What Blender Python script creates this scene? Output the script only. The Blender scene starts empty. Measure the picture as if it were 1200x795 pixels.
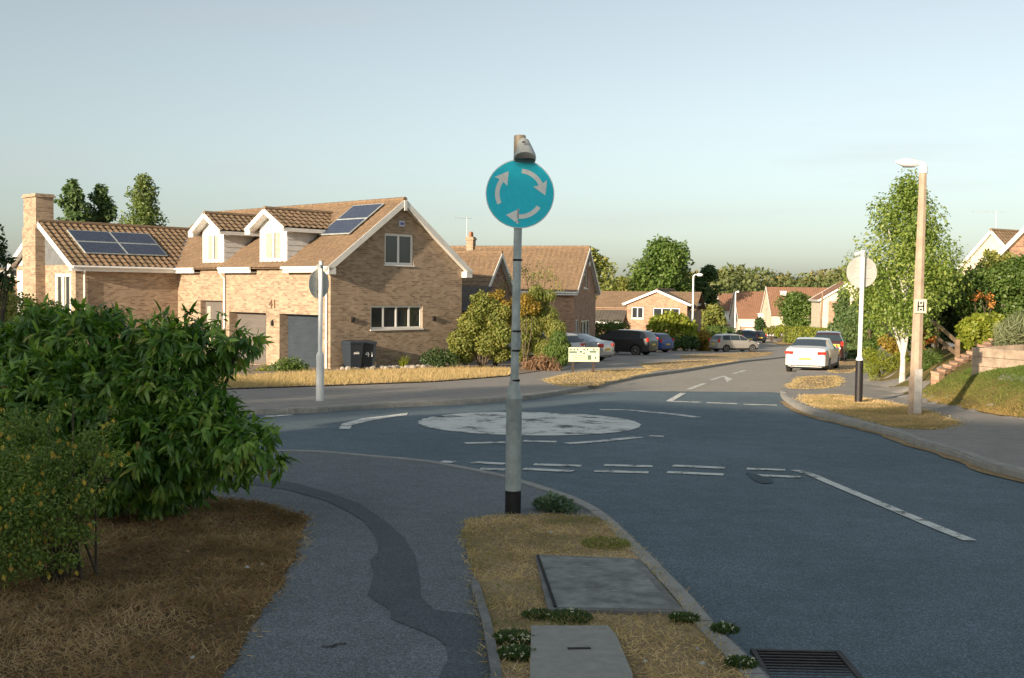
import bpy, bmesh, math, random
import numpy as np
from mathutils import Vector, Matrix
random.seed(7)
RNG = np.random.default_rng(11)
SC = bpy.context.scene
COL = SC.collection
R = math.radians

# ------------------------------------------------------------------ camera, sky, sun, exposure
FPX, CAMH, SLOPE = 1250.0, 1.62, 0.0352
PITCH, ROLL = math.atan(56 / FPX), R(0.65)
_fw = np.array([0, math.cos(PITCH), -math.sin(PITCH)])
_r0 = np.array([1., 0, 0]); _u0 = np.cross(_r0, _fw)
_rt = _r0 * math.cos(ROLL) + _u0 * math.sin(ROLL)
_up = np.cross(_rt, _fw)
CP = np.array([0, 0, CAMH])
cam = bpy.data.cameras.new('camera'); camo = bpy.data.objects.new('camera', cam); COL.objects.link(camo)
M = Matrix(((_rt[0], _up[0], -_fw[0], 0), (_rt[1], _up[1], -_fw[1], 0), (_rt[2], _up[2], -_fw[2], CAMH), (0, 0, 0, 1)))
camo.matrix_world = M
cam.sensor_width = 36; cam.lens = 36 * FPX / 1200; cam.clip_end = 3000; cam.clip_start = 0.05
cam.dof.use_dof = False
SC.camera = camo

SUN_AZ, SUN_EL = 54.0, 14.0          # direction the light travels (degrees from +X), elevation
w = bpy.data.worlds.new('World'); SC.world = w; w.use_nodes = True
nt = w.node_tree; nt.nodes.clear()
sky = nt.nodes.new('ShaderNodeTexSky'); sky.sky_type = 'NISHITA'; sky.sun_disc = False
sky.sun_elevation = R(SUN_EL)
_tx, _ty = -math.cos(R(SUN_AZ)), -math.sin(R(SUN_AZ))      # towards the sun
sky.sun_rotation = math.atan2(_tx, _ty)
sky.air_density = 0.9; sky.dust_density = 1.5; sky.ozone_density = 2.0
mixc = nt.nodes.new('ShaderNodeMix'); mixc.data_type = 'RGBA'; mixc.blend_type = 'MULTIPLY'; mixc.inputs[0].default_value = 1
mixc.inputs[7].default_value = (1.03, 1.05, 0.97, 1)
bg = nt.nodes.new('ShaderNodeBackground'); bg.inputs[1].default_value = 0.089
out = nt.nodes.new('ShaderNodeOutputWorld')
hsv = nt.nodes.new('ShaderNodeHueSaturation'); hsv.inputs['Saturation'].default_value = 0.50; hsv.inputs['Value'].default_value = 1.0
nt.links.new(sky.outputs[0], hsv.inputs['Color']); nt.links.new(hsv.outputs[0], mixc.inputs[6]); 
_tc = nt.nodes.new('ShaderNodeTexCoord'); _mp = nt.nodes.new('ShaderNodeMapping'); _mp.inputs['Scale'].default_value = (1.2, 1.2, 11)
_nz = nt.nodes.new('ShaderNodeTexNoise'); _nz.inputs['Scale'].default_value = 2.2; _nz.inputs['Detail'].default_value = 6
_rp = nt.nodes.new('ShaderNodeValToRGB'); _rp.color_ramp.elements[0].position = .5; _rp.color_ramp.elements[1].position = .78
_rp.color_ramp.elements[0].color = (0, 0, 0, 1); _rp.color_ramp.elements[1].color = (.3, .3, .3, 1)
_cm = nt.nodes.new('ShaderNodeMix'); _cm.data_type = 'RGBA'; _cm.inputs[7].default_value = (3.6, 3.35, 3.3, 1)      # thin evening cloud
nt.links.new(_tc.outputs['Generated'], _mp.inputs[0]); nt.links.new(_mp.outputs[0], _nz.inputs['Vector']); nt.links.new(_nz.outputs[0], _rp.inputs[0])
nt.links.new(_rp.outputs[0], _cm.inputs[0]); nt.links.new(mixc.outputs[2], _cm.inputs[6]); nt.links.new(_cm.outputs[2], bg.inputs[0]); nt.links.new(bg.outputs[0], out.inputs[0])
sl = bpy.data.lights.new('sun', 'SUN'); sl.energy = 4.3; sl.angle = R(0.6); sl.color = (1.0, 0.81, 0.60)
so = bpy.data.objects.new('sun', sl); COL.objects.link(so)
_d = Vector((math.cos(R(SUN_AZ)) * math.cos(R(SUN_EL)), math.sin(R(SUN_AZ)) * math.cos(R(SUN_EL)), -math.sin(R(SUN_EL))))
so.rotation_euler = _d.to_track_quat('-Z', 'Y').to_euler(); so.location = (-40, -50, 20)
SC.view_settings.view_transform = 'Standard'; SC.view_settings.look = 'None'
SC.view_settings.exposure = 1.0; SC.view_settings.gamma = 1; SC.view_settings.use_curve_mapping = False
SC.cycles.max_bounces = 6; SC.cycles.transparent_max_bounces = 6; SC.cycles.use_denoising = True

# ------------------------------------------------------------------ ground height and pixel-to-ground
_EY = np.array([-20, 20, 24, 27, 31, 35, 42, 52, 64, 85, 120, 170.])
_EX = np.array([9.9, 9.85, 9.75, 10.1, 11.1, 11.9, 15, 18.5, 23.5, 31, 45, 66.])
_DD = np.array([0, .3, 1.2, 2, 3.5, 6, 10, 20, 40, 80.])
_DR = np.array([0, .10, .72, 1.0, 1.35, 2.0, 2.8, 4.0, 5.5, 6.5])
def gplane(y):
    y = np.asarray(y, float)
    t = np.clip((y - 95) / 80., 0, 1)
    return -SLOPE * np.minimum(y, 95) - SLOPE * 80 * (t - t * t / 2)
def gh(x, y):
    x = np.asarray(x, float); y = np.asarray(y, float)
    k = np.clip((120 - y) / 60., 0, 1) * np.clip((y + 10) / 20, 0, 1) 
    k2 = np.where(y > 42, np.clip((100 - y) / 90., 0, 1), 1.0)
    return gplane(y) + np.interp(x - np.interp(y, _EY, _EX), _DD, _DR) * k * k2
def ray(px, py):
    d = _fw + _rt * (px - 600) / FPX - _up * (py - 397.5) / FPX
    return d / d[1]
def G(px, py, off=0.):
    d = ray(px, py); lo, hi = 1., 900.
    for _ in range(50):
        m = (lo + hi) / 2
        if (CP + d * m)[2] - float(gplane(m)) - off > 0: lo = m
        else: hi = m
    q = CP + d * lo
    return (float(q[0]), float(q[1]))
def at(px, Y):                     # world x for a column of the photo at depth Y (taken at the height of the horizon)
    return float((CP + ray(px, 345) * Y)[0])
def zat(px, py, Y):
    return float((CP + ray(px, py) * Y)[2])

# ------------------------------------------------------------------ materials
MATS = {}
def newmat(name):
    m = bpy.data.materials.new(name); m.use_nodes = True
    return m, m.node_tree, m.node_tree.nodes['Principled BSDF']
def c4(c): return (c[0], c[1], c[2], 1)
def coords(nt, kind='Object', scale=(1, 1, 1)):
    tc = nt.nodes.new('ShaderNodeTexCoord'); mp = nt.nodes.new('ShaderNodeMapping')
    mp.inputs['Scale'].default_value = scale
    nt.links.new(tc.outputs[kind], mp.inputs[0]); return mp.outputs[0]
def noise(nt, vec, scale, detail=4, rough=.6):
    n = nt.nodes.new('ShaderNodeTexNoise'); n.inputs['Scale'].default_value = scale
    n.inputs['Detail'].default_value = detail; n.inputs['Roughness'].default_value = rough
    nt.links.new(vec, n.inputs['Vector']); return n.outputs[0]
def ramp(nt, fac, stops):
    r = nt.nodes.new('ShaderNodeValToRGB'); e = r.color_ramp.elements
    while len(e) < len(stops): e.new(0.5)
    for i, (p, c) in enumerate(stops):
        e[i].position = p; e[i].color = c4(c) if len(c) == 3 else c
    nt.links.new(fac, r.inputs[0]); return r.outputs[0]
def mix(nt, fac, a, b, mode='MIX'):
    n = nt.nodes.new('ShaderNodeMix'); n.data_type = 'RGBA'; n.blend_type = mode
    for s, v in ((0, fac), (6, a), (7, b)):
        if hasattr(v, 'node'): nt.links.new(v, n.inputs[s])
        else: n.inputs[s].default_value = v if s == 0 else c4(v)
    return n.outputs[2]
def bump(nt, b, h, strength=.3, dist=.01):
    n = nt.nodes.new('ShaderNodeBump'); n.inputs['Strength'].default_value = strength; n.inputs['Distance'].default_value = dist
    nt.links.new(h, n.inputs['Height']); nt.links.new(n.outputs[0], b.inputs['Normal'])
def simple(name, c, rough=.6, metal=0., var=.12, sc=6., bmp=0., spec=None, kind='Object', coat=0, grime=0.):
    if name in MATS: return MATS[name]
    m, nt, b = newmat(name)
    v = coords(nt, kind); n = noise(nt, v, sc)
    lo = [x * (1 - var * 2) for x in c]; hi = [min(1, x * (1 + var * 1.4)) for x in c]
    col = ramp(nt, n, [(.3, lo), (.7, hi)])
    if grime:
        n3 = noise(nt, v, sc * .35, 8, .75)
        col = mix(nt, ramp(nt, n3, [(.45, (0, 0, 0)), (.75, (grime,) * 3)]), col, [x * .45 for x in c])
    nt.links.new(col, b.inputs['Base Color'])
    b.inputs['Roughness'].default_value = rough; b.inputs['Metallic'].default_value = metal
    if spec is not None: b.inputs['Specular IOR Level'].default_value = spec
    if coat: b.inputs['Coat Weight'].default_value = coat; b.inputs['Coat Roughness'].default_value = .05
    if bmp: bump(nt, b, noise(nt, v, sc * 6), bmp)
    MATS[name] = m; return m
def asphalt(name, base, speck=1.0, patch=.25, tint=(1, 1, 1), vs=125):
    m, nt, b = newmat(name); v = coords(nt)
    big = noise(nt, v, .35, 5, .6); mid = noise(nt, v, 3.2, 6, .7)
    vo = nt.nodes.new('ShaderNodeTexVoronoi'); vo.inputs['Scale'].default_value = vs; nt.links.new(v, vo.inputs['Vector'])
    vo2 = nt.nodes.new('ShaderNodeTexVoronoi'); vo2.inputs['Scale'].default_value = 38; nt.links.new(v, vo2.inputs['Vector'])
    b0 = [base * t for t in tint]
    col = ramp(nt, big, [(.3, [x * (1 - patch) for x in b0]), (.7, [x * (1 + patch) for x in b0])])
    col = mix(nt, .55, col, ramp(nt, mid, [(.3, [x * .75 for x in b0]), (.72, [x * 1.3 for x in b0])]))
    col = mix(nt, 1.0, col, ramp(nt, vo.outputs['Color'], [(.0, (1 - .5 * speck,) * 3), (.5, (.97, .97, .97)), (.9, (1 + .75 * speck,) * 3)]), 'MULTIPLY')
    col = mix(nt, ramp(nt, vo2.outputs['Distance'], [(.09, (.5 * speck,) * 3), (.15, (0, 0, 0))]), col, (.22, .22, .21))
    nt.links.new(col, b.inputs['Base Color']); b.inputs['Roughness'].default_value = .82
    b.inputs['Specular IOR Level'].default_value = .35
    bump(nt, b, vo.outputs['Distance'], .5, .006)
    MATS[name] = m; return m
def brick(name, c1, c2, mort, dark=.0):
    m, nt, b = newmat(name); v = coords(nt, 'UV')
    t = nt.nodes.new('ShaderNodeTexBrick'); nt.links.new(v, t.inputs['Vector'])
    t.inputs['Scale'].default_value = 1; t.inputs['Brick Width'].default_value = .228; t.inputs['Row Height'].default_value = .076
    t.inputs['Mortar Size'].default_value = .006; t.inputs['Mortar Smooth'].default_value = .3; t.inputs['Bias'].default_value = 0
    t.inputs['Color1'].default_value = (0, 0, 0, 1); t.inputs['Color2'].default_value = (1, 1, 1, 1); t.inputs['Mortar'].default_value = (.5, .5, .5, 1)
    n = noise(nt, v, 1.3, 5, .65); n2 = noise(nt, v, 30, 3, .6)
    cb = ramp(nt, t.outputs['Color'], [(0, c1), (.35, [a * .55 + d * .45 for a, d in zip(c1, c2)]), (.7, c2), (1, [x * .72 for x in c2])])
    cb = mix(nt, 1., cb, ramp(nt, n, [(.25, (.78, .76, .74)), (.75, (1.2, 1.17, 1.12))]), 'MULTIPLY')
    cb = mix(nt, 1., cb, ramp(nt, n2, [(.3, (.85, .85, .85)), (.7, (1.12, 1.12, 1.12))]), 'MULTIPLY')
    col = mix(nt, t.outputs['Fac'], cb, mort)
    nt.links.new(col, b.inputs['Base Color']); b.inputs['Roughness'].default_value = .9
    iv = nt.nodes.new('ShaderNodeMath'); iv.operation = 'SUBTRACT'; iv.inputs[0].default_value = 1; nt.links.new(t.outputs['Fac'], iv.inputs[1])
    bump(nt, b, iv.outputs[0], .6, .012)
    MATS[name] = m; return m
def tiles(name, c1, c2, moss=(.12, .11, .06), geo=True, tw=.3, th=.3):
    m, nt, b = newmat(name); v = coords(nt, 'UV')
    t = nt.nodes.new('ShaderNodeTexBrick'); nt.links.new(v, t.inputs['Vector'])
    t.offset = 0.0 if geo else .5
    t.inputs['Scale'].default_value = 1; t.inputs['Brick Width'].default_value = tw; t.inputs['Row Height'].default_value = th
    t.inputs['Mortar Size'].default_value = .012; t.inputs['Mortar Smooth'].default_value = .4
    t.inputs['Color1'].default_value = (0, 0, 0, 1); t.inputs['Color2'].default_value = (1, 1, 1, 1); t.inputs['Mortar'].default_value = (.5, .5, .5, 1)
    n = noise(nt, v, .8, 6, .7); n2 = noise(nt, v, 9, 5, .7)
    col = ramp(nt, t.outputs['Color'], [(0, c1), (1, c2)])
    col = mix(nt, ramp(nt, n, [(.4, (0, 0, 0)), (.75, (.6, .6, .6))]), col, moss)
    col = mix(nt, 1., col, ramp(nt, n2, [(.25, (.65, .65, .65)), (.75, (1.3, 1.28, 1.22))]), 'MULTIPLY')
    col = mix(nt, ramp(nt, t.outputs['Fac'], [(0, (0, 0, 0)), (1, (.75, .75, .75))]), col, [x * .3 for x in c1])
    nt.links.new(col, b.inputs['Base Color']); b.inputs['Roughness'].default_value = .88
    if not geo:
        w = nt.nodes.new('ShaderNodeTexWave'); w.wave_type = 'BANDS'; w.bands_direction = 'X'; w.inputs['Scale'].default_value = 1 / tw / 3.1416 * 3.1416 / 2 * .63
        nt.links.new(v, w.inputs['Vector']); bump(nt, b, w.outputs[0], .5, .05)
    MATS[name] = m; return m
def leafmat(name, c1, c2, c3, rough=.5, trans=.35, spec=.4, end=None):
    if name in MATS: return MATS[name]
    m, nt, b = newmat(name)
    a = nt.nodes.new('ShaderNodeAttribute'); a.attribute_name = 'rnd'
    col = ramp(nt, a.outputs['Fac'], [(0, c1), (.5, c2), (.93, c3), (1, end or [min(1, x * 1.25) for x in c3])])
    nt.links.new(col, b.inputs['Base Color']); b.inputs['Roughness'].default_value = rough
    b.inputs['Specular IOR Level'].default_value = spec
    tr = nt.nodes.new('ShaderNodeBsdfTranslucent')
    tc = mix(nt, 1., col, (1.5, 1.6, .7), 'MULTIPLY'); nt.links.new(tc, tr.inputs[0])
    ms = nt.nodes.new('ShaderNodeMixShader'); ms.inputs[0].default_value = trans
    nt.links.new(b.outputs[0], ms.inputs[1]); nt.links.new(tr.outputs[0], ms.inputs[2])
    nt.links.new(ms.outputs[0], nt.nodes['Material Output'].inputs[0])
    MATS[name] = m; return m
def glassy(name, c, rough=.04):
    if name in MATS: return MATS[name]
    m, nt, b = newmat(name); b.inputs['Base Color'].default_value = c4(c); b.inputs['Roughness'].default_value = rough
    b.inputs['Specular IOR Level'].default_value = .9
    v = coords(nt); n = noise(nt, v, 1.2, 2); bump(nt, b, n, .08, .02)
    MATS[name] = m; return m

# ------------------------------------------------------------------ mesh builder
class MB:
    def __init__(s): s.v = []; s.f = []; s.m = []
    def add(s, vs, fs, mi=0):
        o = len(s.v); s.v += [tuple(map(float, p)) for p in vs]; s.f += [tuple(i + o for i in f) for f in fs]; s.m += [mi] * len(fs)
        return s
    def box(s, c, size, rz=0, mi=0, rx=0, ry=0):
        h = [x / 2 for x in size]; P = []
        mt = Matrix.Rotation(rz, 3, 'Z') @ Matrix.Rotation(ry, 3, 'Y') @ Matrix.Rotation(rx, 3, 'X')
        for x, y, z in ((-1, -1, -1), (1, -1, -1), (1, 1, -1), (-1, 1, -1), (-1, -1, 1), (1, -1, 1), (1, 1, 1), (-1, 1, 1)):
            q = mt @ Vector((x * h[0], y * h[1], z * h[2])); P.append((c[0] + q.x, c[1] + q.y, c[2] + q.z))
        return s.add(P, [(0, 3, 2, 1), (4, 5, 6, 7), (0, 1, 5, 4), (1, 2, 6, 5), (2, 3, 7, 6), (3, 0, 4, 7)], mi)
    def bx(s, x0, x1, y0, y1, z0, z1, mi=0):
        return s.box(((x0 + x1) / 2, (y0 + y1) / 2, (z0 + z1) / 2), (abs(x1 - x0), abs(y1 - y0), abs(z1 - z0)), 0, mi)
    def beam(s, a, b, wd, ht, mi=0, up=(0, 0, 1)):
        a, b = Vector(a), Vector(b); d = (b - a).normalized(); u = Vector(up); sd = d.cross(u)
        if sd.length < 1e-4: sd = d.cross(Vector((0, 1, 0)))
        sd.normalize(); u = sd.cross(d); P = []
        for p in (a, b):
            for i, j in ((-1, -1), (1, -1), (1, 1), (-1, 1)): P.append(p + sd * (wd / 2 * i) + u * (ht / 2 * j))
        return s.add(P, [(0, 1, 2, 3), (7, 6, 5, 4), (0, 4, 5, 1), (1, 5, 6, 2), (2, 6, 7, 3), (3, 7, 4, 0)], mi)
    def tube(s, pts, rad, seg=10, mi=0, cap=True):
        pts = [Vector(p) for p in pts]
        if not hasattr(rad, '__len__'): rad = [rad] * len(pts)
        o = len(s.v); n = len(pts); ref = None
        for i, p in enumerate(pts):
            d = (pts[min(i + 1, n - 1)] - pts[max(i - 1, 0)]).normalized()
            if ref is None: ref = d.cross(Vector((0, 0, 1)) if abs(d.z) < .9 else Vector((1, 0, 0))).normalized()
            ref = (ref - d * ref.dot(d)).normalized(); q = d.cross(ref)
            for k in range(seg):
                a = 2 * math.pi * k / seg; v = p + (ref * math.cos(a) + q * math.sin(a)) * rad[i]; s.v.append(tuple(v))
        fs = [(o + i * seg + k, o + i * seg + (k + 1) % seg, o + (i + 1) * seg + (k + 1) % seg, o + (i + 1) * seg + k) for i in range(n - 1) for k in range(seg)]
        if cap: fs += [tuple(o + k for k in range(seg))[::-1], tuple(o + (n - 1) * seg + k for k in range(seg))]
        s.f += fs; s.m += [mi] * len(fs); return s
    def lathe(s, prof, c=(0, 0, 0), seg=20, mi=0):
        return s.tube([(c[0], c[1], c[2] + z) for r, z in prof], [max(r, 1e-4) for r, z in prof], seg, mi)
    def prism(s, poly, d0, d1, axis='y', mi=0):
        def mk(p, d): return {'y': (p[0], d, p[1]), 'x': (d, p[0], p[1]), 'z': (p[0], p[1], d)}[axis]
        n = len(poly); P = [mk(p, d0) for p in poly] + [mk(p, d1) for p in poly]
        return s.add(P, [tuple(range(n)), tuple(range(2 * n - 1, n - 1, -1))] + [(i, i + n, (i + 1) % n + n, (i + 1) % n) for i in range(n)], mi)
    def build(s, name, mats, parent=None, smooth=0, mtx=None, bevel=0):
        me = bpy.data.meshes.new(name); me.from_pydata(s.v, [], s.f)
        if not isinstance(mats, (list, tuple)): mats = [mats]
        for m in mats: me.materials.append(m)
        me.polygons.foreach_set('material_index', s.m)
        bm = bmesh.new(); bm.from_mesh(me); bmesh.ops.recalc_face_normals(bm, faces=bm.faces)
        if bevel: bmesh.ops.bevel(bm, geom=bm.edges[:], offset=bevel, segments=2, affect='EDGES', clamp_overlap=True)
        uvl = bm.loops.layers.uv.new('UVMap')
        for f in bm.faces:
            n = f.normal
            if abs(n.z) > .95: t, b = Vector((1, 0, 0)), Vector((0, 1, 0))
            else: t = Vector((0, 0, 1)).cross(n).normalized(); b = n.cross(t)
            for l in f.loops: l[uvl].uv = (l.vert.co.dot(t), l.vert.co.dot(b))
        if mtx is not None: bm.transform(mtx)
        bm.to_mesh(me); bm.free()
        if smooth:
            me.polygons.foreach_set('use_smooth', [True] * len(me.polygons)); me.set_sharp_from_angle(angle=R(smooth))
        return link(name, me, parent)
def link(name, me, parent=None):
    o = bpy.data.objects.new(name, me); COL.objects.link(o)
    if parent is not None: o.parent = parent
    return o
def tag(o, label, cat, group=None, kind=None):
    if label: o['label'] = label
    if cat: o['category'] = cat
    if group: o['group'] = group
    if kind: o['kind'] = kind
    return o
def thing(name, label, cat, loc=(0, 0, 0), rz=0, group=None):
    o = bpy.data.objects.new(name, None); COL.objects.link(o); o.location = loc; o.rotation_euler = (0, 0, rz)
    return tag(o, label, cat, group)
def copy_tree(o, parent=None):
    c = o.copy(); COL.objects.link(c)
    if parent is not None: c.parent = parent
    for ch in [k for k in bpy.data.objects if k.parent == o]: copy_tree(ch, c)
    return c
def text_mesh(txt, size, depth=.004):
    cu = bpy.data.curves.new('t', 'FONT'); cu.body = txt; cu.size = size; cu.extrude = depth; cu.align_x = 'CENTER'; cu.align_y = 'CENTER'
    o = bpy.data.objects.new('t', cu); COL.objects.link(o); bpy.context.view_layer.update()
    me = bpy.data.meshes.new_from_object(o.evaluated_get(bpy.context.evaluated_depsgraph_get()))
    bpy.data.objects.remove(o); return me
def npmesh(name, V, faces, mat, parent=None, rnd=None, smooth=False):
    me = bpy.data.meshes.new(name); me.vertices.add(len(V)); me.vertices.foreach_set('co', V.astype(np.float32).ravel())
    nl = sum(f.size for f in faces); me.loops.add(nl); me.loops.foreach_set('vertex_index', np.concatenate([f.ravel() for f in faces]).astype(np.int32))
    npoly = sum(len(f) for f in faces); me.polygons.add(npoly)
    st = []; o = 0
    for f in faces:
        st.append(o + np.arange(len(f)) * f.shape[1]); o += f.size
    me.polygons.foreach_set('loop_start', np.concatenate(st).astype(np.int32))
    if isinstance(mat, (list, tuple)):
        for m in mat: me.materials.append(m)
    else: me.materials.append(mat)
    if rnd is not None:
        a = me.attributes.new('rnd', 'FLOAT', 'FACE'); a.data.foreach_set('value', rnd.astype(np.float32))
    if smooth: me.polygons.foreach_set('use_smooth', np.ones(npoly, bool))
    me.update(calc_edges=True); me.validate()
    return link(name, me, parent)

# ------------------------------------------------------------------ leaves and grass
def unit(a): return a / np.maximum(np.linalg.norm(a, axis=1, keepdims=True), 1e-9)
def rdir(n, rng=RNG): return unit(rng.normal(size=(n, 3)))
TPL = {
 'oval': (np.array([(0, 0, 0), (.45, .3, .04), (1, 0, -.05), (.45, -.3, .04)]), [(0, 1, 2, 3)]),
 'lance': (np.array([(0, 0, 0), (.3, .13, .03), (.3, -.13, .03), (.7, .11, -.10), (.7, -.11, -.10), (1, 0, -.28)]), [(0, 2, 1), (1, 2, 4, 3), (3, 4, 5)]),
 'blade': (np.array([(0, .5, 0), (0, -.5, 0), (.55, -.35, .05), (.55, .35, .05), (1, 0, -.12)]), [(0, 1, 2, 3), (3, 2, 4)]),
}
def leafset(name, P, A, N, L, Wd, mat, parent=None, tpl='oval', rnd=None):
    n = len(P); T, F = TPL[tpl]; k = len(T)
    A = unit(A); S = unit(np.cross(N, A)); Nn = np.cross(A, S)
    L = np.broadcast_to(L, (n,)); Wd = np.broadcast_to(Wd, (n,))
    V = P[:, None, :] + (T[None, :, 0:1] * A[:, None, :] * L[:, None, None] + T[None, :, 1:2] * S[:, None, :] * Wd[:, None, None] + T[None, :, 2:3] * Nn[:, None, :] * L[:, None, None])
    base = np.arange(n)[:, None] * k; fs = {}; rr = {}
    if rnd is None: rnd = RNG.random(n)
    for f in F:
        fs.setdefault(len(f), []).append(base + np.array(f)[None, :]); rr.setdefault(len(f), []).append(rnd)
    faces = []; rv = []
    for kk in fs: faces += fs[kk]; rv += rr[kk]
    return npmesh(name, V.reshape(-1, 3), faces, mat, parent, np.concatenate(rv))
def inpoly(x, y, poly):
    c = np.zeros(len(x), bool); n = len(poly); j = n - 1
    for i in range(n):
        xi, yi = poly[i]; xj, yj = poly[j]
        if yi != yj: c ^= ((yi > y) != (yj > y)) & (x < (xj - xi) * (y - yi) / (yj - yi) + xi)
        j = i
    return c
def vnoise(x, y, s, seed=0):
    r = np.random.default_rng(seed).random((64, 64)); u = x * s; v = y * s
    i = np.floor(u).astype(int); j = np.floor(v).astype(int); a = u - i; b = v - j; a = a * a * (3 - 2 * a); b = b * b * (3 - 2 * b)
    g = lambda p, q: r[p % 64, q % 64]
    return (g(i, j) * (1 - a) + g(i + 1, j) * a) * (1 - b) + (g(i, j + 1) * (1 - a) + g(i + 1, j + 1) * a) * b
def grass(name, poly, n, h, mat, wd=.006, off=.0, parent=None, lean=.8, holes=(), patchy=.3, tone=None, seed=3):
    rng = np.random.default_rng(seed)
    px = [p[0] for p in poly]; py = [p[1] for p in poly]
    x = rng.uniform(min(px), max(px), n); y = rng.uniform(min(py), max(py), n)
    k = inpoly(x, y, poly) & (vnoise(x, y, 2.2, seed) * .6 + vnoise(x, y, 7, seed + 1) * .4 > rng.random(n) * patchy * 1.6)
    for hpoly in holes: k &= ~inpoly(x, y, hpoly)
    x = x[k]; y = y[k]; n = len(x)
    z = gh(x, y) + off
    A = np.stack([rng.normal(0, lean, n), rng.normal(0, lean, n), rng.uniform(.25, 1, n)], 1)
    N = rdir(n, rng); hh = h * (0.4 + .9 * rng.random(n)) * (.55 + .8 * vnoise(x, y, 3.1, seed + 5))
    t = np.clip(.25 * rng.random(n) + .75 * (vnoise(x, y, 1.6, seed + 9) * .55 + vnoise(x, y, 6, seed + 12) * .45), 0, 1) if tone is None else tone(x, y, rng)
    return leafset(name, np.stack([x, y, z], 1), A, N, hh, wd * (.6 + .8 * rng.random(n)), mat, parent, 'blade', t)
def fringe(name, poly, n, h, mat, wd=.005, off=.004, sd=.03, seed=1, clip=None):
    rng = np.random.default_rng(seed); P = np.array(resample(list(poly) + [poly[0]], .05)); i = rng.integers(0, len(P), n); p = P[i] + rng.normal(0, sd, (n, 2)); p = p + (vnoise(p[:, 0], p[:, 1], 6, seed)[:, None] - .5) * .08
    k = (p[:, 1] > 2.5) & (p[:, 1] < 60)
    if clip: k &= clip(p[:, 0], p[:, 1])
    p = p[k]; n = len(p); A = np.stack([rng.normal(0, 1, n), rng.normal(0, 1, n), rng.uniform(.1, .7, n)], 1)
    o = leafset(name, np.stack([p[:, 0], p[:, 1], gh(p[:, 0], p[:, 1]) + off], 1), A, rdir(n, rng), h * (.4 + .9 * rng.random(n)), wd, mat, None, 'blade', rng.random(n) ** 1.4); o['kind'] = 'stuff'; return o
def blobpts(blobs, n, shell=.55, rng=RNG):
    vol = np.array([b[1][0] * b[1][1] * b[1][2] for b in blobs]) ** (.72); idx = rng.choice(len(blobs), n, p=vol / vol.sum())
    C = np.array([b[0] for b in blobs])[idx]; Rr = np.array([b[1] for b in blobs])[idx]
    d = rdir(n, rng); rad = shell + (1.06 - shell) * rng.random(n) ** .7
    return C + d * Rr * rad[:, None], unit(d / Rr), d
def foliage(name, blobs, n, L, mat, parent=None, tpl='oval', wr=1.0, droop=0., shell=.45, rng=RNG, up=.4, zmin=None):
    P, N, d = blobpts(blobs, n, shell, rng)
    if zmin is not None:
        P[:, 2] = np.maximum(P[:, 2], zmin + rng.random(n) * .08)
    Nn = unit(N * .8 + rdir(n, rng) * .75 + np.array([0, 0, up]))
    A = unit(rdir(n, rng) * .8 + N * .5 + np.array([0, 0, -droop]))
    A = unit(A - Nn * (np.sum(A * Nn, 1, keepdims=True)) * .8)
    ll = L * (.6 + .8 * rng.random(n))
    t = np.clip(rng.random(n) * .55 + .45 * vnoise(P[:, 0] + P[:, 2] * .7, P[:, 1] - P[:, 2] * .5, .9 / max(L * 4, .3), 5), 0, 1)
    return leafset(name, P, A, Nn, ll, ll * wr, mat, parent, tpl, t)
def envelope_blobs(base, h, env, nb, rb, rng, squash=.85, z0=0.0):
    out_ = []
    for i in range(nb):
        t = (i + rng.random()) / nb; rr = env(t)
        a = rng.uniform(0, 6.283); q = rr * math.sqrt(rng.uniform(.12, 1)) * rng.uniform(.72, 1.16)
        s = rb * rng.uniform(.7, 1.3) * (.55 + .45 * rr / max(env(.4), .01))
        q = max(0, q - s * .5)
        out_.append(((base[0] + q * math.cos(a), base[1] + q * math.sin(a), base[2] + z0 + (h - z0) * t), (s, s, s * squash)))
    return out_
def tree(name, label, cat, base, h, env, nb, rb, nleaf, L, lmat, bmat, z0=1., tr=.12, group=None, tpl='oval', wr=1., droop=0., seed=1, squash=.85, up=.4, limbs=14, lean=(0, 0), shell=.35, crown_name='crown'):
    rng = np.random.default_rng(seed)
    t = thing(name, label, cat, base, 0, group)
    bl = envelope_blobs((0, 0, 0), h, env, nb, rb, rng, squash, z0)
    foliage(crown_name, bl, nleaf, L, lmat, t, tpl, wr, droop, shell, rng, up)
    mb = MB(); top = h * .85
    tp = [(lean[0] * k / 8 + .15 * tr * math.sin(k * 2.1), lean[1] * k / 8, top * k / 8 - (.25 if k == 0 else 0)) for k in range(9)]
    mb.tube(tp, [tr * (1 - .1 * k) * (1.25 if k == 0 else 1) for k in range(9)], 9)
    for i in rng.choice(len(bl), min(limbs, len(bl)), replace=False):
        c = Vector(bl[i][0]); k = max(1, min(6, int((c.z * .6) / top * 8))); s = Vector(tp[k])
        mid = (s + c) / 2 + Vector((0, 0, -.08 * (c - s).length))
        mb.tube([s, mid, c], [tr * .45, tr * .3, tr * .1], 6)
    mb.build('trunk', bmat, t, 40)
    return t
def stems(mb, base, tips, r, rng):
    for tip in tips:
        a = Vector(base) + Vector((rng.uniform(-.08, .08), rng.uniform(-.08, .08), -.05)); b = Vector(tip); m = (a + b) / 2 + Vector((rng.uniform(-.1, .1), rng.uniform(-.1, .1), .12))
        mb.tube([a, a.lerp(m, .6), m, b], [r, r * .8, r * .6, r * .25], 6)
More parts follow.
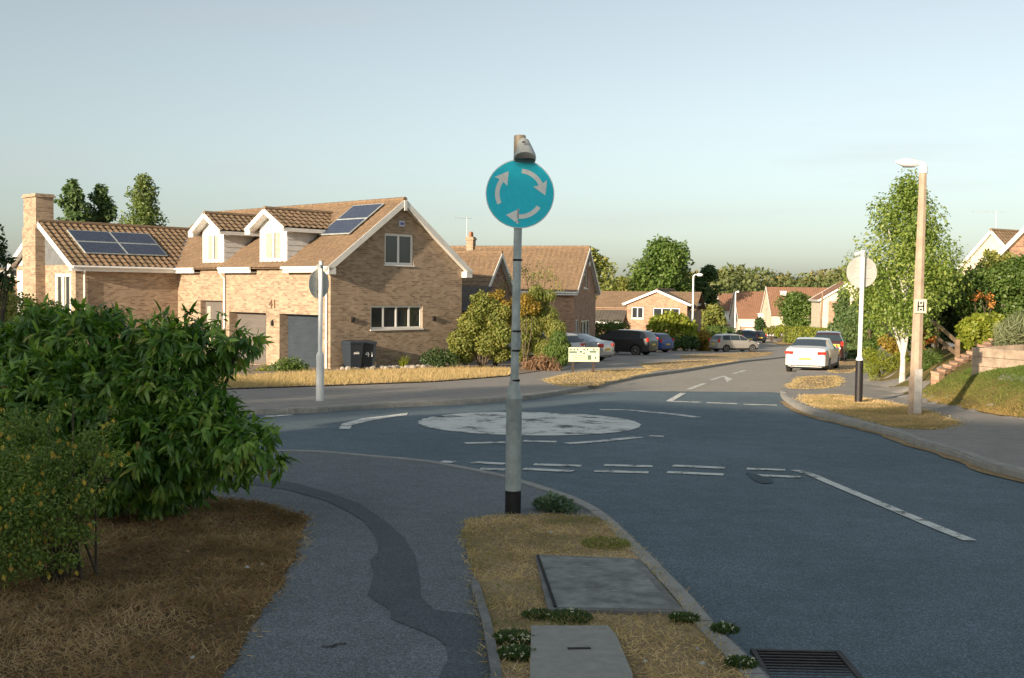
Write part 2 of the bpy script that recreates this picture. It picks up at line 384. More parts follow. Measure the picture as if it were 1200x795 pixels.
def shrub(name, label, cat, base, blobs, nleaf, L, lmat, bmat, group=None, tpl='oval', wr=1., droop=0., seed=1, up=.4, shell=.4):
    rng = np.random.default_rng(seed); t = thing(name, label, cat, base, 0, group)
    foliage('foliage', blobs, nleaf, L, lmat, t, tpl, wr, droop, shell, rng, up, zmin=-.02)
    mb = MB(); stems(mb, (0, 0, 0), [b[0] for b in blobs[:14]], .02 + .012 * max(b[1][2] for b in blobs), rng)
    mb.build('stem', bmat, t, 40)
    return t
def domeblobs(rx, ry, h, n, seed, rb=None, k0=.15):
    rng = np.random.default_rng(seed); o = []
    rb = rb or min(rx, ry, h) * .45
    for i in range(n):
        a = rng.uniform(0, 6.283); q = math.sqrt(rng.random()); s = rb * rng.uniform(.65, 1.2)
        top = h * math.sqrt(max(0.05, 1 - q * q * .85))
        z = rng.uniform(k0 * h, max(top - s * .6, k0 * h + .02))
        o.append(((max(rx - s, 0) * q * math.cos(a), max(ry - s, 0) * q * math.sin(a), z), (s, s, s * .8)))
    return o

# ------------------------------------------------------------------ draped sheets
def drape(name, poly, dz, mat, thick=0., cell=None, parent=None, kind='structure', sub=None):
    bm = bmesh.new(); vs = [bm.verts.new((p[0], p[1], 0)) for p in poly]
    f = bm.faces.new(vs); f.normal_update()
    if f.normal.z < 0: f.normal_flip()
    xs = [p[0] for p in poly]; ys = [p[1] for p in poly]
    def cut(co, no): bmesh.ops.bisect_plane(bm, geom=bm.verts[:] + bm.edges[:] + bm.faces[:], plane_co=co, plane_no=no)
    bmesh.ops.triangulate(bm, faces=bm.faces[:])
    for Y in list(range(96, 176, 8)):
        if min(ys) < Y < max(ys): cut((0, Y, 0), (0, 1, 0))
    if cell:
        x0, x1, y0, y1, c = cell
        k = max(x0, min(xs))
        while k < min(x1, max(xs)): cut((k, 0, 0), (1, 0, 0)); k += c
        k = max(y0, min(ys))
        while k < min(y1, max(ys)): cut((0, k, 0), (0, 1, 0)); k += c
    for v in bm.verts: v.co.z = float(gh(v.co.x, v.co.y)) + dz
    if thick:
        be = [e for e in bm.edges if e.is_boundary]
        r = bmesh.ops.extrude_edge_only(bm, edges=be)
        for v in [g for g in r['geom'] if isinstance(g, bmesh.types.BMVert)]: v.co.z -= thick
    uvl = bm.loops.layers.uv.new('UVMap')
    for fc in bm.faces:
        for l in fc.loops: l[uvl].uv = (l.vert.co.x, l.vert.co.y)
    me = bpy.data.meshes.new(name); bm.to_mesh(me); bm.free(); me.materials.append(mat)
    o = link(name, me, parent)
    if kind and parent is None: o['kind'] = kind
    return o
def smoothline(pts, n=6):
    P = [np.array(p, float) for p in pts]; o = []
    for i in range(len(P) - 1):
        a = P[max(i - 1, 0)]; b = P[i]; c = P[i + 1]; d = P[min(i + 2, len(P) - 1)]
        for k in range(n):
            t = k / n
            o.append(tuple(.5 * ((2 * b) + (-a + c) * t + (2 * a - 5 * b + 4 * c - d) * t * t + (-a + 3 * b - 3 * c + d) * t ** 3)))
    o.append(tuple(P[-1])); return o
def offset_line(pts, d):
    o = []
    for i, p in enumerate(pts):
        a = pts[max(i - 1, 0)]; b = pts[min(i + 1, len(pts) - 1)]; tx, ty = b[0] - a[0], b[1] - a[1]; l = math.hypot(tx, ty) or 1
        o.append((p[0] - ty / l * d, p[1] + tx / l * d))
    return o
def resample(pts, step):
    o = [pts[0]]; acc = 0
    for a, b in zip(pts, pts[1:]):
        L = math.hypot(b[0] - a[0], b[1] - a[1]); t = step - acc
        while t < L: o.append((a[0] + (b[0] - a[0]) * t / L, a[1] + (b[1] - a[1]) * t / L)); t += step
        acc = (acc + L) % step
    return o
def kerb(name, pts, side, mat, wd=.125, top=.014, stone=.9):
    """kerb stones along a road edge; side = +1 puts the stone to the left of the line"""
    P = resample(pts, stone / 3); mb = MB()
    q0 = offset_line(P, -.014 * side); q1 = offset_line(P, wd * side); qc = offset_line(P, .03 * side)
    for i in range(0, len(P) - 3, 3):
        jit = random.uniform(-.004, .004); sect = []
        for j in range(4):
            k = i + j; e = .006 if j == 0 else (-.006 if j == 3 else 0)
            a, b, c = q0[k], q1[k], qc[k]
            if j in (0, 3):
                n_ = P[k + 1] if j == 0 else P[k - 1]; dx, dy = n_[0] - P[k][0], n_[1] - P[k][1]; l = math.hypot(dx, dy); dx, dy = dx / l * .006, dy / l * .006
                a = (a[0] + dx, a[1] + dy); b = (b[0] + dx, b[1] + dy); c = (c[0] + dx, c[1] + dy)
            z = float(gh(*P[k])) + jit
            sect.append([(a[0], a[1], z - .16), (a[0], a[1], z + top - .035), (c[0], c[1], z + top), (b[0], b[1], z + top), (b[0], b[1], z - .16)])
        V = [p for s_ in sect for p in s_]; F = [(s_ * 5 + q, s_ * 5 + (q + 1) % 5, s_ * 5 + 5 + (q + 1) % 5, s_ * 5 + 5 + q) for s_ in range(3) for q in range(5)] + [(0, 1, 2, 3, 4), (19, 18, 17, 16, 15)]
        mb.add(V, F)
    o = mb.build(name, mat); o['kind'] = 'structure'; return o

# ------------------------------------------------------------------ materials in use
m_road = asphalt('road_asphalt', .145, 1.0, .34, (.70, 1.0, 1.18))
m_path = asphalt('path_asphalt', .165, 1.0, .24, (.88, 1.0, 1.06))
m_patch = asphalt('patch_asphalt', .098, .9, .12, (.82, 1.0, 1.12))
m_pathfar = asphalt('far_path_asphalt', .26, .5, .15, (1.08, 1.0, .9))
m_roadlit = asphalt('sun_tinted_asphalt', .30, .4, .12, (1.08, 1.0, .86))  # paler, warmer copy of the road colour, standing in for low sunlight
m_kerb = simple('kerb_concrete', (.33, .32, .29), .85, 0, .10, 5, .3, grime=.12)
m_edging = simple('edging_concrete', (.2, .2, .19), .85, 0, .2, 5, .3, grime=.5)
m_slab = simple('cover_concrete', (.3, .3, .27), .85, 0, .14, 9, .35, grime=.4)
m_white = simple('white_paint', (.78, .77, .73), .45, 0, .05, 2)
m_upvc = simple('white_plastic', (.82, .81, .78), .3, 0, .02, 2)
m_steel = simple('galvanised_steel', (.50, .55, .54), .48, .15, .14, 9, .06, grime=.35)
m_black = simple('black_paint', (.018, .016, .018), .5, 0, .3, 14, .1)
m_iron = simple('cast_iron', (.035, .028, .027), .6, .5, .25, 20, .2)
m_soil = simple('dry_soil', (.16, .105, .06), .95, 0, .3, 3, .5)
m_gravel = simple('garden_gravel', (.25, .2, .15), .95, 0, .35, 12, .6)
m_bark = simple('bark', (.10, .075, .05), .9, 0, .3, 8, .6)
m_birch = simple('birch_bark', (.62, .58, .52), .8, 0, .15, 5, .3, grime=.7)
m_wood = simple('weathered_wood', (.27, .18, .11), .8, 0, .2, 5, .3)
def marking_mat(name, wear, sc=3.):
    m, nt, b = newmat(name); v = coords(nt)
    n = noise(nt, v, sc, 8, .72); n2 = noise(nt, v, 55, 3, .7)
    f = nt.nodes.new('ShaderNodeMath'); f.operation = 'MULTIPLY_ADD'; f.inputs[1].default_value = .35; nt.links.new(n2, f.inputs[0]); nt.links.new(n, f.inputs[2])
    k = ramp(nt, f.outputs[0], [(wear - .03, (0, 0, 0)), (wear + .04, (1, 1, 1))])
    nt.links.new(mix(nt, k, (.055, .06, .062), ramp(nt, n, [(.3, (.55, .56, .52)), (.7, (.76, .76, .70))])), b.inputs['Base Color'])
    b.inputs['Roughness'].default_value = .7; MATS[name] = m; return m
m_mark = marking_mat('road_paint', .60, 5)
m_disc = marking_mat('roundabout_paint', .612, 1.9)
def ground_mat(name, cols, sc=1.4):
    m, nt, b = newmat(name); v = coords(nt)
    n = noise(nt, v, sc, 7, .7); n2 = noise(nt, v, 38, 4, .75)
    col = ramp(nt, n, [(.3, cols[0]), (.5, cols[1]), (.68, cols[2])])
    col = mix(nt, 1., col, ramp(nt, n2, [(.25, (.45, .45, .45)), (.75, (1.5, 1.5, 1.5))]), 'MULTIPLY')
    nt.links.new(col, b.inputs['Base Color']); b.inputs['Roughness'].default_value = .95; b.inputs['Specular IOR Level'].default_value = .15
    bump(nt, b, n2, .8, .03); MATS[name] = m; return m
m_dry = ground_mat('dry_turf', [(.26, .18, .09), (.40, .29, .16), (.54, .42, .26)])
m_litter = ground_mat('leaf_litter', [(.11, .072, .036), (.18, .12, .062), (.30, .21, .12)])
m_lawn = ground_mat('bank_turf', [(.10, .11, .03), (.17, .14, .05), (.3, .2, .09)])
m_field = ground_mat('field_ground', [(.07, .08, .03), (.11, .11, .04), (.18, .14, .07)], .05)
m_straw = leafmat('straw_blades', (.76, .58, .35), (.50, .36, .19), (.17, .20, .06), .8, .25, .15)
m_strawdk = leafmat('brown_blades', (.66, .48, .28), (.36, .24, .12), (.10, .075, .03), .85, .15, .1)
m_tall = leafmat('tall_dry_blades', (.60, .46, .26), (.50, .37, .19), (.30, .27, .11), .8, .3, .15)
m_green = leafmat('green_blades', (.36, .25, .10), (.15, .20, .045), (.09, .15, .03), .7, .3, .2)

# ------------------------------------------------------------------ the ground
gm = MB()
gx = [-900, -500, -250, -120, -60, -30, -10, 0, 5] + [8 + .8 * i for i in range(36)] + [38, 42, 48, 56, 66, 80, 100, 130, 180, 300, 500, 900]
gy = [-300, -150, -60, -30, -12, -6, 0, 5, 10] + [14 + 1.2 * i for i in range(34)] + [57, 62, 68, 76, 85, 95, 103, 111, 119, 127, 135, 143, 151, 159, 167, 175, 200, 260, 400, 800, 1600]
V = [(x, y, float(gh(x, y)) - .16) for y in gy for x in gx]; nx = len(gx)
gm.add(V, [(j * nx + i, j * nx + i + 1, (j + 1) * nx + i + 1, (j + 1) * nx + i) for j in range(len(gy) - 1) for i in range(nx - 1)])
g_ = gm.build('ground', m_field, smooth=60); g_['kind'] = 'structure'

RO = -.10
# road edge lines (kerb faces) as they run on the real ground
near_k = [(-60, 15.2), (-40, 14.8), (-20, 14.3), (-12, 14.05), (-8, 13.95), (-5, 13.9)] + [G(*p) for p in [(333, 528), (377, 529), (473, 537), (522, 543), (589, 556), (618, 564), (667, 580), (700, 595), (722, 610), (745, 632), (770, 656), (812, 699), (845, 737), (878, 768)]] + [(1.26, 4.4), (1.28, 3.4), (1.3, 2), (1.3, 0), (1.3, -3), (1.3, -8), (1.3, -16)]
near_k = smoothline(near_k, 5)
far_k = [(-60, 23.5), (-40, 22.7), (-25, 21.8), (-15, 20.9), (-9, 20.5)] + [G(*p) for p in [(309, 480), (450, 473), (594, 466), (667, 457), (705, 449), (744, 441), (797, 434)]] + [(9.6, 50.7), (12.7, 58.6), (17.2, 68), (22.5, 80), (27.5, 96), (30, 112), (29, 130), (26, 160), (24, 200)]
far_k = smoothline(far_k, 5)
right_k = [(6.05, -20), (6.05, -8), (6.05, 0), (6.05, 5), (6.05, 9)] + [G(*p) for p in [(1200, 553), (1160, 543), (1120, 528), (1073, 515), (1047, 505), (993, 492), (947, 480), (923, 468), (915, 458), (920, 449)]] + [(9.9, 38), (11.6, 43.5), (14.6, 52), (18.5, 61), (23.5, 72), (28.5, 84), (33, 98), (35.5, 113), (35, 130), (33, 160), (31, 200)]
right_k = smoothline(right_k, 5)
drape('road', near_k[:1] + [(-60, -4)] + [(8, -4), (8, -30), (0, -30)][:0] + [(-60, 26)] + [(-30, 26), (0, 34), (20, 110), (20, 200), (42, 200), (46, 110), (30, 60), (13, 34), (9, 18), (9, -30), (0, -30), (0, 8), (-20, 8), (-60, 10)][0:] if False else
      [(-60, 10), (-60, 26), (-25, 26), (-6, 30), (3, 44), (14, 72), (20, 110), (20, 200), (42, 200), (44, 110), (32, 84), (12.5, 40), (8.8, 24), (8.8, -30), (0, -30), (0, 8), (-20, 11)], RO, m_road)
drape('road', [G(*p, off=RO) for p in [(560, 470.5), (667, 463), (742, 458.5), (800, 459), (905, 460), (925, 462), (960, 470)]] + [(12.5, 40), (32, 84), (44, 110), (42, 200), (20, 200), (20, 110), (10, 62), (0, 40), (-4, 32)], RO + .003, m_roadlit)  # overlay paints sunlight onto the far arm; its edge follows the shadow line
drape('near_footway', near_k + [(-60, -16)], 0, m_path, .3)
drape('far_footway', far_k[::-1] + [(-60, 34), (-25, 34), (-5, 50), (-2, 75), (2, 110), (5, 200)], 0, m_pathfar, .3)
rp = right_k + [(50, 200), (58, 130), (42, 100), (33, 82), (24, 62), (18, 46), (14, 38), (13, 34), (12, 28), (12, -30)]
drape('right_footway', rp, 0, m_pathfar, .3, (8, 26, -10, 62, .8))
kerb('near_kerb', near_k[18:-8], -1, m_kerb, .13)
kerb('far_kerb', far_k[12:72], 1, m_kerb)
kerb('right_kerb', right_k[3:66], -1, m_kerb)
pl = [G(*p, off=.0) for p in [(308, 561.5), (339, 565), (384, 577), (422, 591), (450, 610), (474, 631), (486, 651), (491, 676), (493, 700), (509, 715), (571, 724), (577, 760), (583, 830), (500, 830), (520, 782), (526, 776), (524, 759), (512, 748), (484, 736), (458, 726), (457, 715), (431, 698), (439, 672), (434, 657), (443, 648), (443, 634), (429, 613), (408, 600), (381, 587), (339, 575), (308, 570), (230, 562), (230, 556)]]
drape('trench_patch', pl, .004, m_patch)
rj2 = random.Random(8)
# near grass, left of the path
litter = [G(*p) for p in [(230, 582), (270, 586), (301, 589), (329, 596), (363, 608), (353, 627), (344, 658), (332, 683), (308, 717), (291, 752), (270, 779), (258, 800)]]
litter = litter + [(-1.3, 3.5), (-1.35, 0), (-1.4, -20), (-40, -20), (-40, 12.3), (-8, 11.6), (-4.2, 11.0)]
litter = [(p[0] + (rj2.uniform(-.025, .025)), p[1] + rj2.uniform(-.025, .025)) for p in resample(litter + [litter[0]], .16)[:-1]]
fringe('fringe_grass', litter, 16000, .055, m_strawdk, .005, seed=62, sd=.04, clip=lambda x, y: (x > -6) & (y < 11.5))
drape('leaf_litter', litter, .004, m_litter)
# grass island between path and road
isl = [G(*p) for p in [(545, 612), (570, 606), (640, 603), (690, 606), (716, 614), (738, 638), (762, 662), (800, 703), (838, 745), (868, 778)]] + [(1.13, 4.4), (1.15, 2), (1.15, -20), (-.15, -20)] + [G(*p) for p in [(586, 820), (578, 770), (570, 730), (560, 695), (549, 655), (543, 630)]]
rj = random.Random(3); isl = [(p[0] + (rj.uniform(-.02, .02) if p[0] < .75 and p[1] > 4 else 0), p[1] + rj.uniform(-.015, .015)) for p in resample(isl + [isl[0]], .12)[:-1]]
fringe('fringe_grass', isl, 9000, .05, m_straw, .0042, seed=61, clip=lambda x, y: (x < .95) | (y < 9))
drape('verge', isl, .004, m_dry)
mb = MB()
eg = resample([G(*p) for p in [(556, 685), (565, 715), (574, 745), (583, 800)]] + [(-.13, 2), (-.13, -10)], .45)
for i in range(len(eg) - 1):
    if i % 2 == 0 and i + 2 < len(eg):
        a, b = eg[i], eg[i + 2]; mb.beam((a[0], a[1] + .004, float(gh(*a)) - .03), (b[0], b[1] - .0, float(gh(*b)) - .03), .05, .11)
o = mb.build('path_edging', m_edging); o['kind'] = 'structure'
big = [G(*p) for p in [(627, 655), (748, 660), (801, 721), (643, 719)]]
sm = [G(*p) for p in [(622.5, 740), (712, 740), (722, 751), (741, 797), (743, 830), (620, 830)]]
blades_holes = [big, sm]
grass('dry_grass', isl, 105000, .046, m_straw, .0042, .01, holes=blades_holes, patchy=.22, seed=5, lean=1.1, tone=lambda x, y, r: np.clip(.7 * r.random(len(x)) ** 1.5 + 1.5 * (vnoise(x, y, 2.6, 50) * .6 + vnoise(x, y, 8, 51) * .4 - .42), 0, 1))
bpy.data.objects['dry_grass']['kind'] = 'stuff'
def ll_clip(poly):
    return [(max(p[0], -6.5), max(min(p[1], 11.5), 2.5)) for p in poly]
grass('brown_grass', litter and [p for p in ll_clip(litter)], 150000, .06, m_strawdk, .0052, .01, patchy=.25, seed=15, lean=1.2)
bpy.data.objects['brown_grass']['kind'] = 'stuff'
rng = np.random.default_rng(88); n_ = 5200; xs_ = rng.uniform(-6, -1, n_); ys_ = rng.uniform(3, 11, n_); k_ = inpoly(xs_, ys_, litter) & (vnoise(xs_, ys_, 1.4, 4) > rng.random(n_) * .9); xs_, ys_ = xs_[k_], ys_[k_]; n_ = len(xs_)
m_dead = leafmat('dead_leaves', (.26, .13, .06), (.17, .09, .045), (.36, .22, .11), .8, .15, .2)
leafset('fallen_leaves', np.stack([xs_, ys_, gh(xs_, ys_) + .022 + .02 * rng.random(n_)], 1), unit(rng.normal(size=(n_, 3)) * [1, 1, .25]), unit(rng.normal(size=(n_, 3)) * .35 + [0, 0, 1]), .03 + .045 * rng.random(n_), .035, m_dead)['kind'] = 'stuff'
# far verge strip of long dry grass along the house plot
plot = [G(*p) for p in [(262, 457), (380, 453), (510, 448), (594, 441), (640, 434)]] + [(3.4, 52), (2.5, 60), (-4, 62), (-30, 62), (-45, 50), (-14, 25.5)]
drape('house_plot', plot, .02, m_gravel)
strip = [G(*p) for p in [(240, 458), (263, 456.6), (380, 453), (510, 448), (594, 441.5), (604, 437), (598, 433.5), (526, 433), (412, 436), (330, 439), (250, 444)]]
drape('dry_strip', strip, .03, m_dry)
grass('long_dry_grass', strip, 42000, .15, m_tall, .011, .02, patchy=.12, seed=21, lean=.35)
bpy.data.objects['long_dry_grass']['kind'] = 'stuff'
def verge(px, n, h, seed, mat=None, nm='sunlit_verge', wd=.012, dz=.006, drm=None):
    p = smoothline([G(*q) for q in px] + [G(*px[0])], 3)[:-1]
    rj = random.Random(seed); p = [(a + rj.uniform(-.07, .07), b + rj.uniform(-.07, .07)) for a, b in resample(p + [p[0]], .3)[:-1]]
    drape(nm, p, dz, drm or m_dry)
    o = grass(nm.replace('verge', 'grass'), p, n, h, mat or m_tall, wd, dz, patchy=.2, seed=seed, lean=.8); o['kind'] = 'stuff'
    fringe('fringe_grass', p, 2500, h * 1.2, mat or m_tall, wd, .01, .09, seed)
verge([(640, 446), (672, 438), (715, 434.5), (762, 432.5), (770, 434), (712, 447.5), (697, 452), (662, 453)], 9000, .07, 31)
verge([(752, 428), (790, 424), (850, 421), (862, 423), (830, 428), (790, 433), (765, 433)], 4500, .06, 32)
verge([(800, 416), (860, 414), (890, 412), (906, 413.5), (900, 417), (868, 421), (850, 420), (800, 421)], 4500, .06, 33)
verge([(905, 401), (925, 399.5), (940, 403), (915, 404)], 1500, .05, 36)
verge([(940, 464), (980, 463), (1030, 470), (1085, 482), (1118, 493), (1120, 499), (1090, 504), (1045, 500.5), (1000, 489), (955, 477), (940, 470)], 34000, .045, 34, m_straw, 'right_verge', .009)
verge([(938, 443), (978, 441), (981, 452), (950, 456), (925, 455), (930, 449)], 4000, .05, 35, nm='dry_patch_verge')
verge([(972, 428), (1000, 420), (1008, 428), (1000, 436), (975, 437)], 3000, .06, 37, nm='upper_verge')
# bank on the right with grass, and the gardens above it
bankp = [G(*p) for p in [(1200, 491), (1166, 487), (1121, 478), (1094, 473), (1066, 466), (1047, 456), (1022, 448)]]
bankp = [(9.85, -20), (9.85, 10)] + bankp + [(12.5, 37), (15.3, 42), (18.9, 52), (24, 64), (31.5, 85), (45.5, 120), (90, 120), (90, -20)]
drape('garden_bank', bankp, .02, m_lawn, 0, (9, 30, 10, 62, .5))
bb = [G(1230, 495), G(1200, 491), G(1166, 487), G(1121, 478), G(1094, 473), (10.3, 27.2), (11.0, 27.0), (11.4, 25.6), (11.6, 24.6), (12.2, 22), (12.5, 19), (10.2, 18)]
o = grass('bank_grass', bb, 60000, .06, m_green, .010, .02, patchy=.15, seed=41, lean=.7, tone=lambda x, y, r: np.clip((x - np.interp(y, _EY, _EX)) * .62 + .5 * r.random(len(x)) - .15 + .5 * (vnoise(x, y, .9, 77) - .5), 0, 1)); o['kind'] = 'stuff'

# ------------------------------------------------------------------ painted road markings
def poly_mark(name, px, mat=m_mark, n=0): return drape(name, [G(*p, off=RO) for p in px], RO + .008, mat)
def line_mark(name, pts, wd, mat=m_mark):
    P = [G(*p, off=RO) for p in pts]
    if len(P) > 2: P = smoothline(P, 4)
    L = offset_line(P, wd / 2); Rr = offset_line(P, -wd / 2)
    return drape(name, L + Rr[::-1], RO + .008, mat)
c7 = lambda x, y: (280 + x / 2.069, 440 + y / 2.069)
c8 = lambda x, y: (760 + x / 3, 400 + y / 3)
cs = [G(*p, off=RO) for p in [(488, 497), (748, 496), (620, 483.5), (622, 511)]]
cx, cy = (cs[0][0] + cs[1][0]) / 2, (cs[2][1] + cs[3][1]) / 2
ra, rb_ = (cs[1][0] - cs[0][0]) / 2, (cs[2][1] - cs[3][1]) / 2
disc = [(cx + ra * math.cos(t * .0981748) + .03 * math.sin(t * 3.3), cy + rb_ * math.sin(t * .0981748)) for t in range(64)]
drape('roundabout_disc', disc, RO + .008, m_disc)
poly_mark('circulating_arrow', [(397, 503), (401, 497), (425, 491), (450, 488), (478, 484.3), (477, 487), (452, 490.5), (432, 494), (413, 499), (410, 503.5)])
for a, b in [((545, 520.0), (592, 519.0)), ((613, 517.3), (652, 518.4)), ((761, 511.5), (778, 512))]: line_mark('road_marking', [a, b], .2)
line_mark('road_marking', [(664, 520.3), (700, 518), (749, 512.8)], .2)
line_mark('road_marking', [(703, 480.5), (735, 481), (763, 483.5), (790, 486), (817, 489.5)], .24)
for a, b in [((565, 212), (645, 216)), ((715, 217), (830, 221)), ((885, 219), (1003, 222)), ((1052, 220), (1178, 226)), ((585, 228), (645, 230)), ((690, 228), (810, 234)), ((862, 233), (993, 237)), ((1038, 236), (1175, 242)), ((490, 210), (522, 212))]:
    line_mark('give_way_dash', [c7(*a), c7(*b)], .19)
for a, b in [((345, 450), (482, 455)), ((380, 473), (535, 480))]: line_mark('give_way_dash', [c8(*a), c8(*b)], .17)
for a, b in [((65, 101), (125, 96.5)), ((85, 89), (135, 84.5)), ((130, 92.5), (180, 87.5)), ((183, 84), (232, 79.5))]: line_mark('give_way_dash', [c7(*a), c7(*b)], .22)
line_mark('centre_line', [c8(512, 455), c8(572, 471), c8(630, 496), c8(750, 546), c8(900, 609), c8(1000, 651), c8(1130, 703)], .12)
for a, b in [((70, 212), (182, 216)), ((205, 217), (312, 221)), ((335, 223), (452, 226))]: line_mark('give_way_dash', [c8(*a), c8(*b)], .28)
for a, b in [((72, 212), (122, 183)), ((140, 170), (200, 148)), ((220, 137), (265, 123)), ((297, 115), (340, 103)), ((405, 63), (445, 67))]: line_mark('centre_line', [c8(*a), c8(*b)], .16)
poly_mark('road_marking', [c8(262, 122), c8(270, 124), c8(295, 134), c8(276, 145)])
gl = right_k[18:62]; drape('gutter_grit', [(a + random.uniform(-.02, .02), b) for a, b in resample(offset_line(gl, .012), .4)] + [(a + random.uniform(-.07, .03), b) for a, b in resample(offset_line(gl, .15), .4)][::-1], RO + .012, m_dry)
def crack(px, wd): 
    P = smoothline([G(*p) for p in px], 4); rj = random.Random(len(px)); P = [(a + rj.uniform(-.008, .008), b + rj.uniform(-.01, .01)) for a, b in P]
    drape('crack', offset_line(P, wd / 2) + offset_line(P, -wd / 2)[::-1], .006, MATS['dark_crack'])
simple('dark_crack', (.035, .035, .035), .95)
def rcrack(px, wd):
    P = smoothline([G(*p, off=RO) for p in px], 5); rj = random.Random(9); P = [(a + rj.uniform(-.03, .03), b + rj.uniform(-.04, .04)) for a, b in P]
    drape('crack', offset_line(P, wd / 2) + offset_line(P, -wd / 2)[::-1], RO + .005, MATS['dark_crack'])
crack([(378, 758), (388, 759), (396, 756), (404, 755.5)], .016)
poly_mark('tar_patch', [c8(340, 462), c8(380, 470), c8(430, 485), c8(440, 500), c8(400, 503), c8(365, 488)], asphalt('tar_asphalt', .085, .6, .3, (.66, 1.0, 1.22)))

# ------------------------------------------------------------------ building helpers (local frames: x, y on the ground, z up)
m_brick = brick('buff_brick', (.44, .335, .235), (.325, .23, .155), (.38, .33, .265))
m_brickd = brick('brown_brick', (.40, .245, .15), (.22, .125, .085), (.34, .29, .23))
m_brickf = brick('pink_brick', (.50, .31, .20), (.38, .22, .145), (.42, .35, .28))
m_tile = tiles('brown_pantile', (.21, .14, .085), (.30, .20, .125))
m_tile2 = tiles('russet_tile', (.27, .18, .11), (.19, .13, .085), (.16, .11, .06))
m_tilef = tiles('far_russet_tile', (.30, .155, .095), (.24, .125, .08), (.15, .10, .06), geo=False)
m_tiled = tiles('dark_tile', (.105, .09, .085), (.075, .065, .06), geo=False)
m_fascia = simple('white_fascia', (.74, .73, .69), .4, 0, .05, 3, grime=.12)
m_soffit = simple('soffit', (.6, .59, .56), .6, 0, .05, 3)
m_clad = simple('white_cladding', (.62, .63, .62), .5, 0, .05, 3)
m_glass = glassy('window_glass', (.035, .04, .045))
m_curt = simple('curtain', (.42, .39, .31), .9, 0, .15, 7)
m_solar = newmat('solar_cells')[0]
_nt = m_solar.node_tree; _b = _nt.nodes['Principled BSDF']; _v = coords(_nt, 'UV'); _t = _nt.nodes.new('ShaderNodeTexBrick'); _nt.links.new(_v, _t.inputs['Vector'])
_t.offset = 0; _t.inputs['Scale'].default_value = 1; _t.inputs['Brick Width'].default_value = .16; _t.inputs['Row Height'].default_value = .16; _t.inputs['Mortar Size'].default_value = .004
_t.inputs['Color1'].default_value = (.032, .042, .075, 1); _t.inputs['Color2'].default_value = (.04, .052, .09, 1); _t.inputs['Mortar'].default_value = (.12, .14, .18, 1)
_nt.links.new(_t.outputs['Color'], _b.inputs['Base Color']); _b.inputs['Roughness'].default_value = .22; _b.inputs['Specular IOR Level'].default_value = .7
m_lead = simple('lead_flashing', (.17, .18, .19), .6, .2, .1, 4)
m_shutter = simple('blue_grey_shutter', (.055, .072, .09), .5, 0, .08, 2)
m_greydoor = simple('grey_door', (.15, .135, .12), .5, 0, .06, 2)
m_dark = simple('dark_gap', (.012, .012, .012), .9)
m_pot = simple('terracotta', (.42, .17, .08), .8, 0, .15, 6)

def clip_poly(P, inside, inter):
    o = []
    for i in range(len(P)):
        a, b = P[i], P[(i + 1) % len(P)]; ia, ib = inside(a), inside(b)
        if ia: o.append(a)
        if ia != ib: o.append(inter(a, b))
    return o
def clip_convex(P, outl):
    n = len(outl); area = sum(outl[i][0] * outl[(i + 1) % n][1] - outl[(i + 1) % n][0] * outl[i][1] for i in range(n)); sg = 1 if area > 0 else -1
    for i in range(n):
        a, b = outl[i], outl[(i + 1) % n]
        f = lambda p: sg * ((b[0] - a[0]) * (p[1] - a[1]) - (b[1] - a[1]) * (p[0] - a[0]))
        def inter(p, q):
            t = f(p) / (f(p) - f(q)); return (p[0] + (q[0] - p[0]) * t, p[1] + (q[1] - p[1]) * t)
        P = clip_poly(P, lambda p: f(p) >= -1e-9, inter)
        if len(P) < 3: return []
    return P
def wall(mb, o, u, outl, openings=(), mi=0, depth=.14):
    """wall in the vertical plane through o along u; outline convex in (s, z); openings (s0, s1, z0, z1) get reveals.
    The outside is to the right of u."""
    u = Vector((u[0], u[1], 0)).normalized(); nrm = Vector((u.y, -u.x, 0)); o = Vector(o)
    P3 = lambda s, z, d=0: o + u * s - nrm * d + Vector((0, 0, z))
    S = sorted({p[0] for p in outl} | {v for q in openings for v in q[:2]}); Z = sorted({p[1] for p in outl} | {v for q in openings for v in q[2:4]})
    for s0, s1 in zip(S, S[1:]):
        for z0, z1 in zip(Z, Z[1:]):
            c = ((s0 + s1) / 2, (z0 + z1) / 2)
            if any(q[0] < c[0] < q[1] and q[2] < c[1] < q[3] for q in openings): continue
            P = clip_convex([(s0, z0), (s1, z0), (s1, z1), (s0, z1)], outl)
            if P: mb.add([P3(*p) for p in P], [tuple(range(len(P)))], mi)
    for q in openings:
        a, b, c, d = q[:4]
        for (p, r) in (((a, c), (b, c)), ((b, c), (b, d)), ((b, d), (a, d)), ((a, d), (a, c))):
            mb.add([P3(*p), P3(*r), P3(*r, depth), P3(*p, depth)], [(0, 1, 2, 3)], mi)
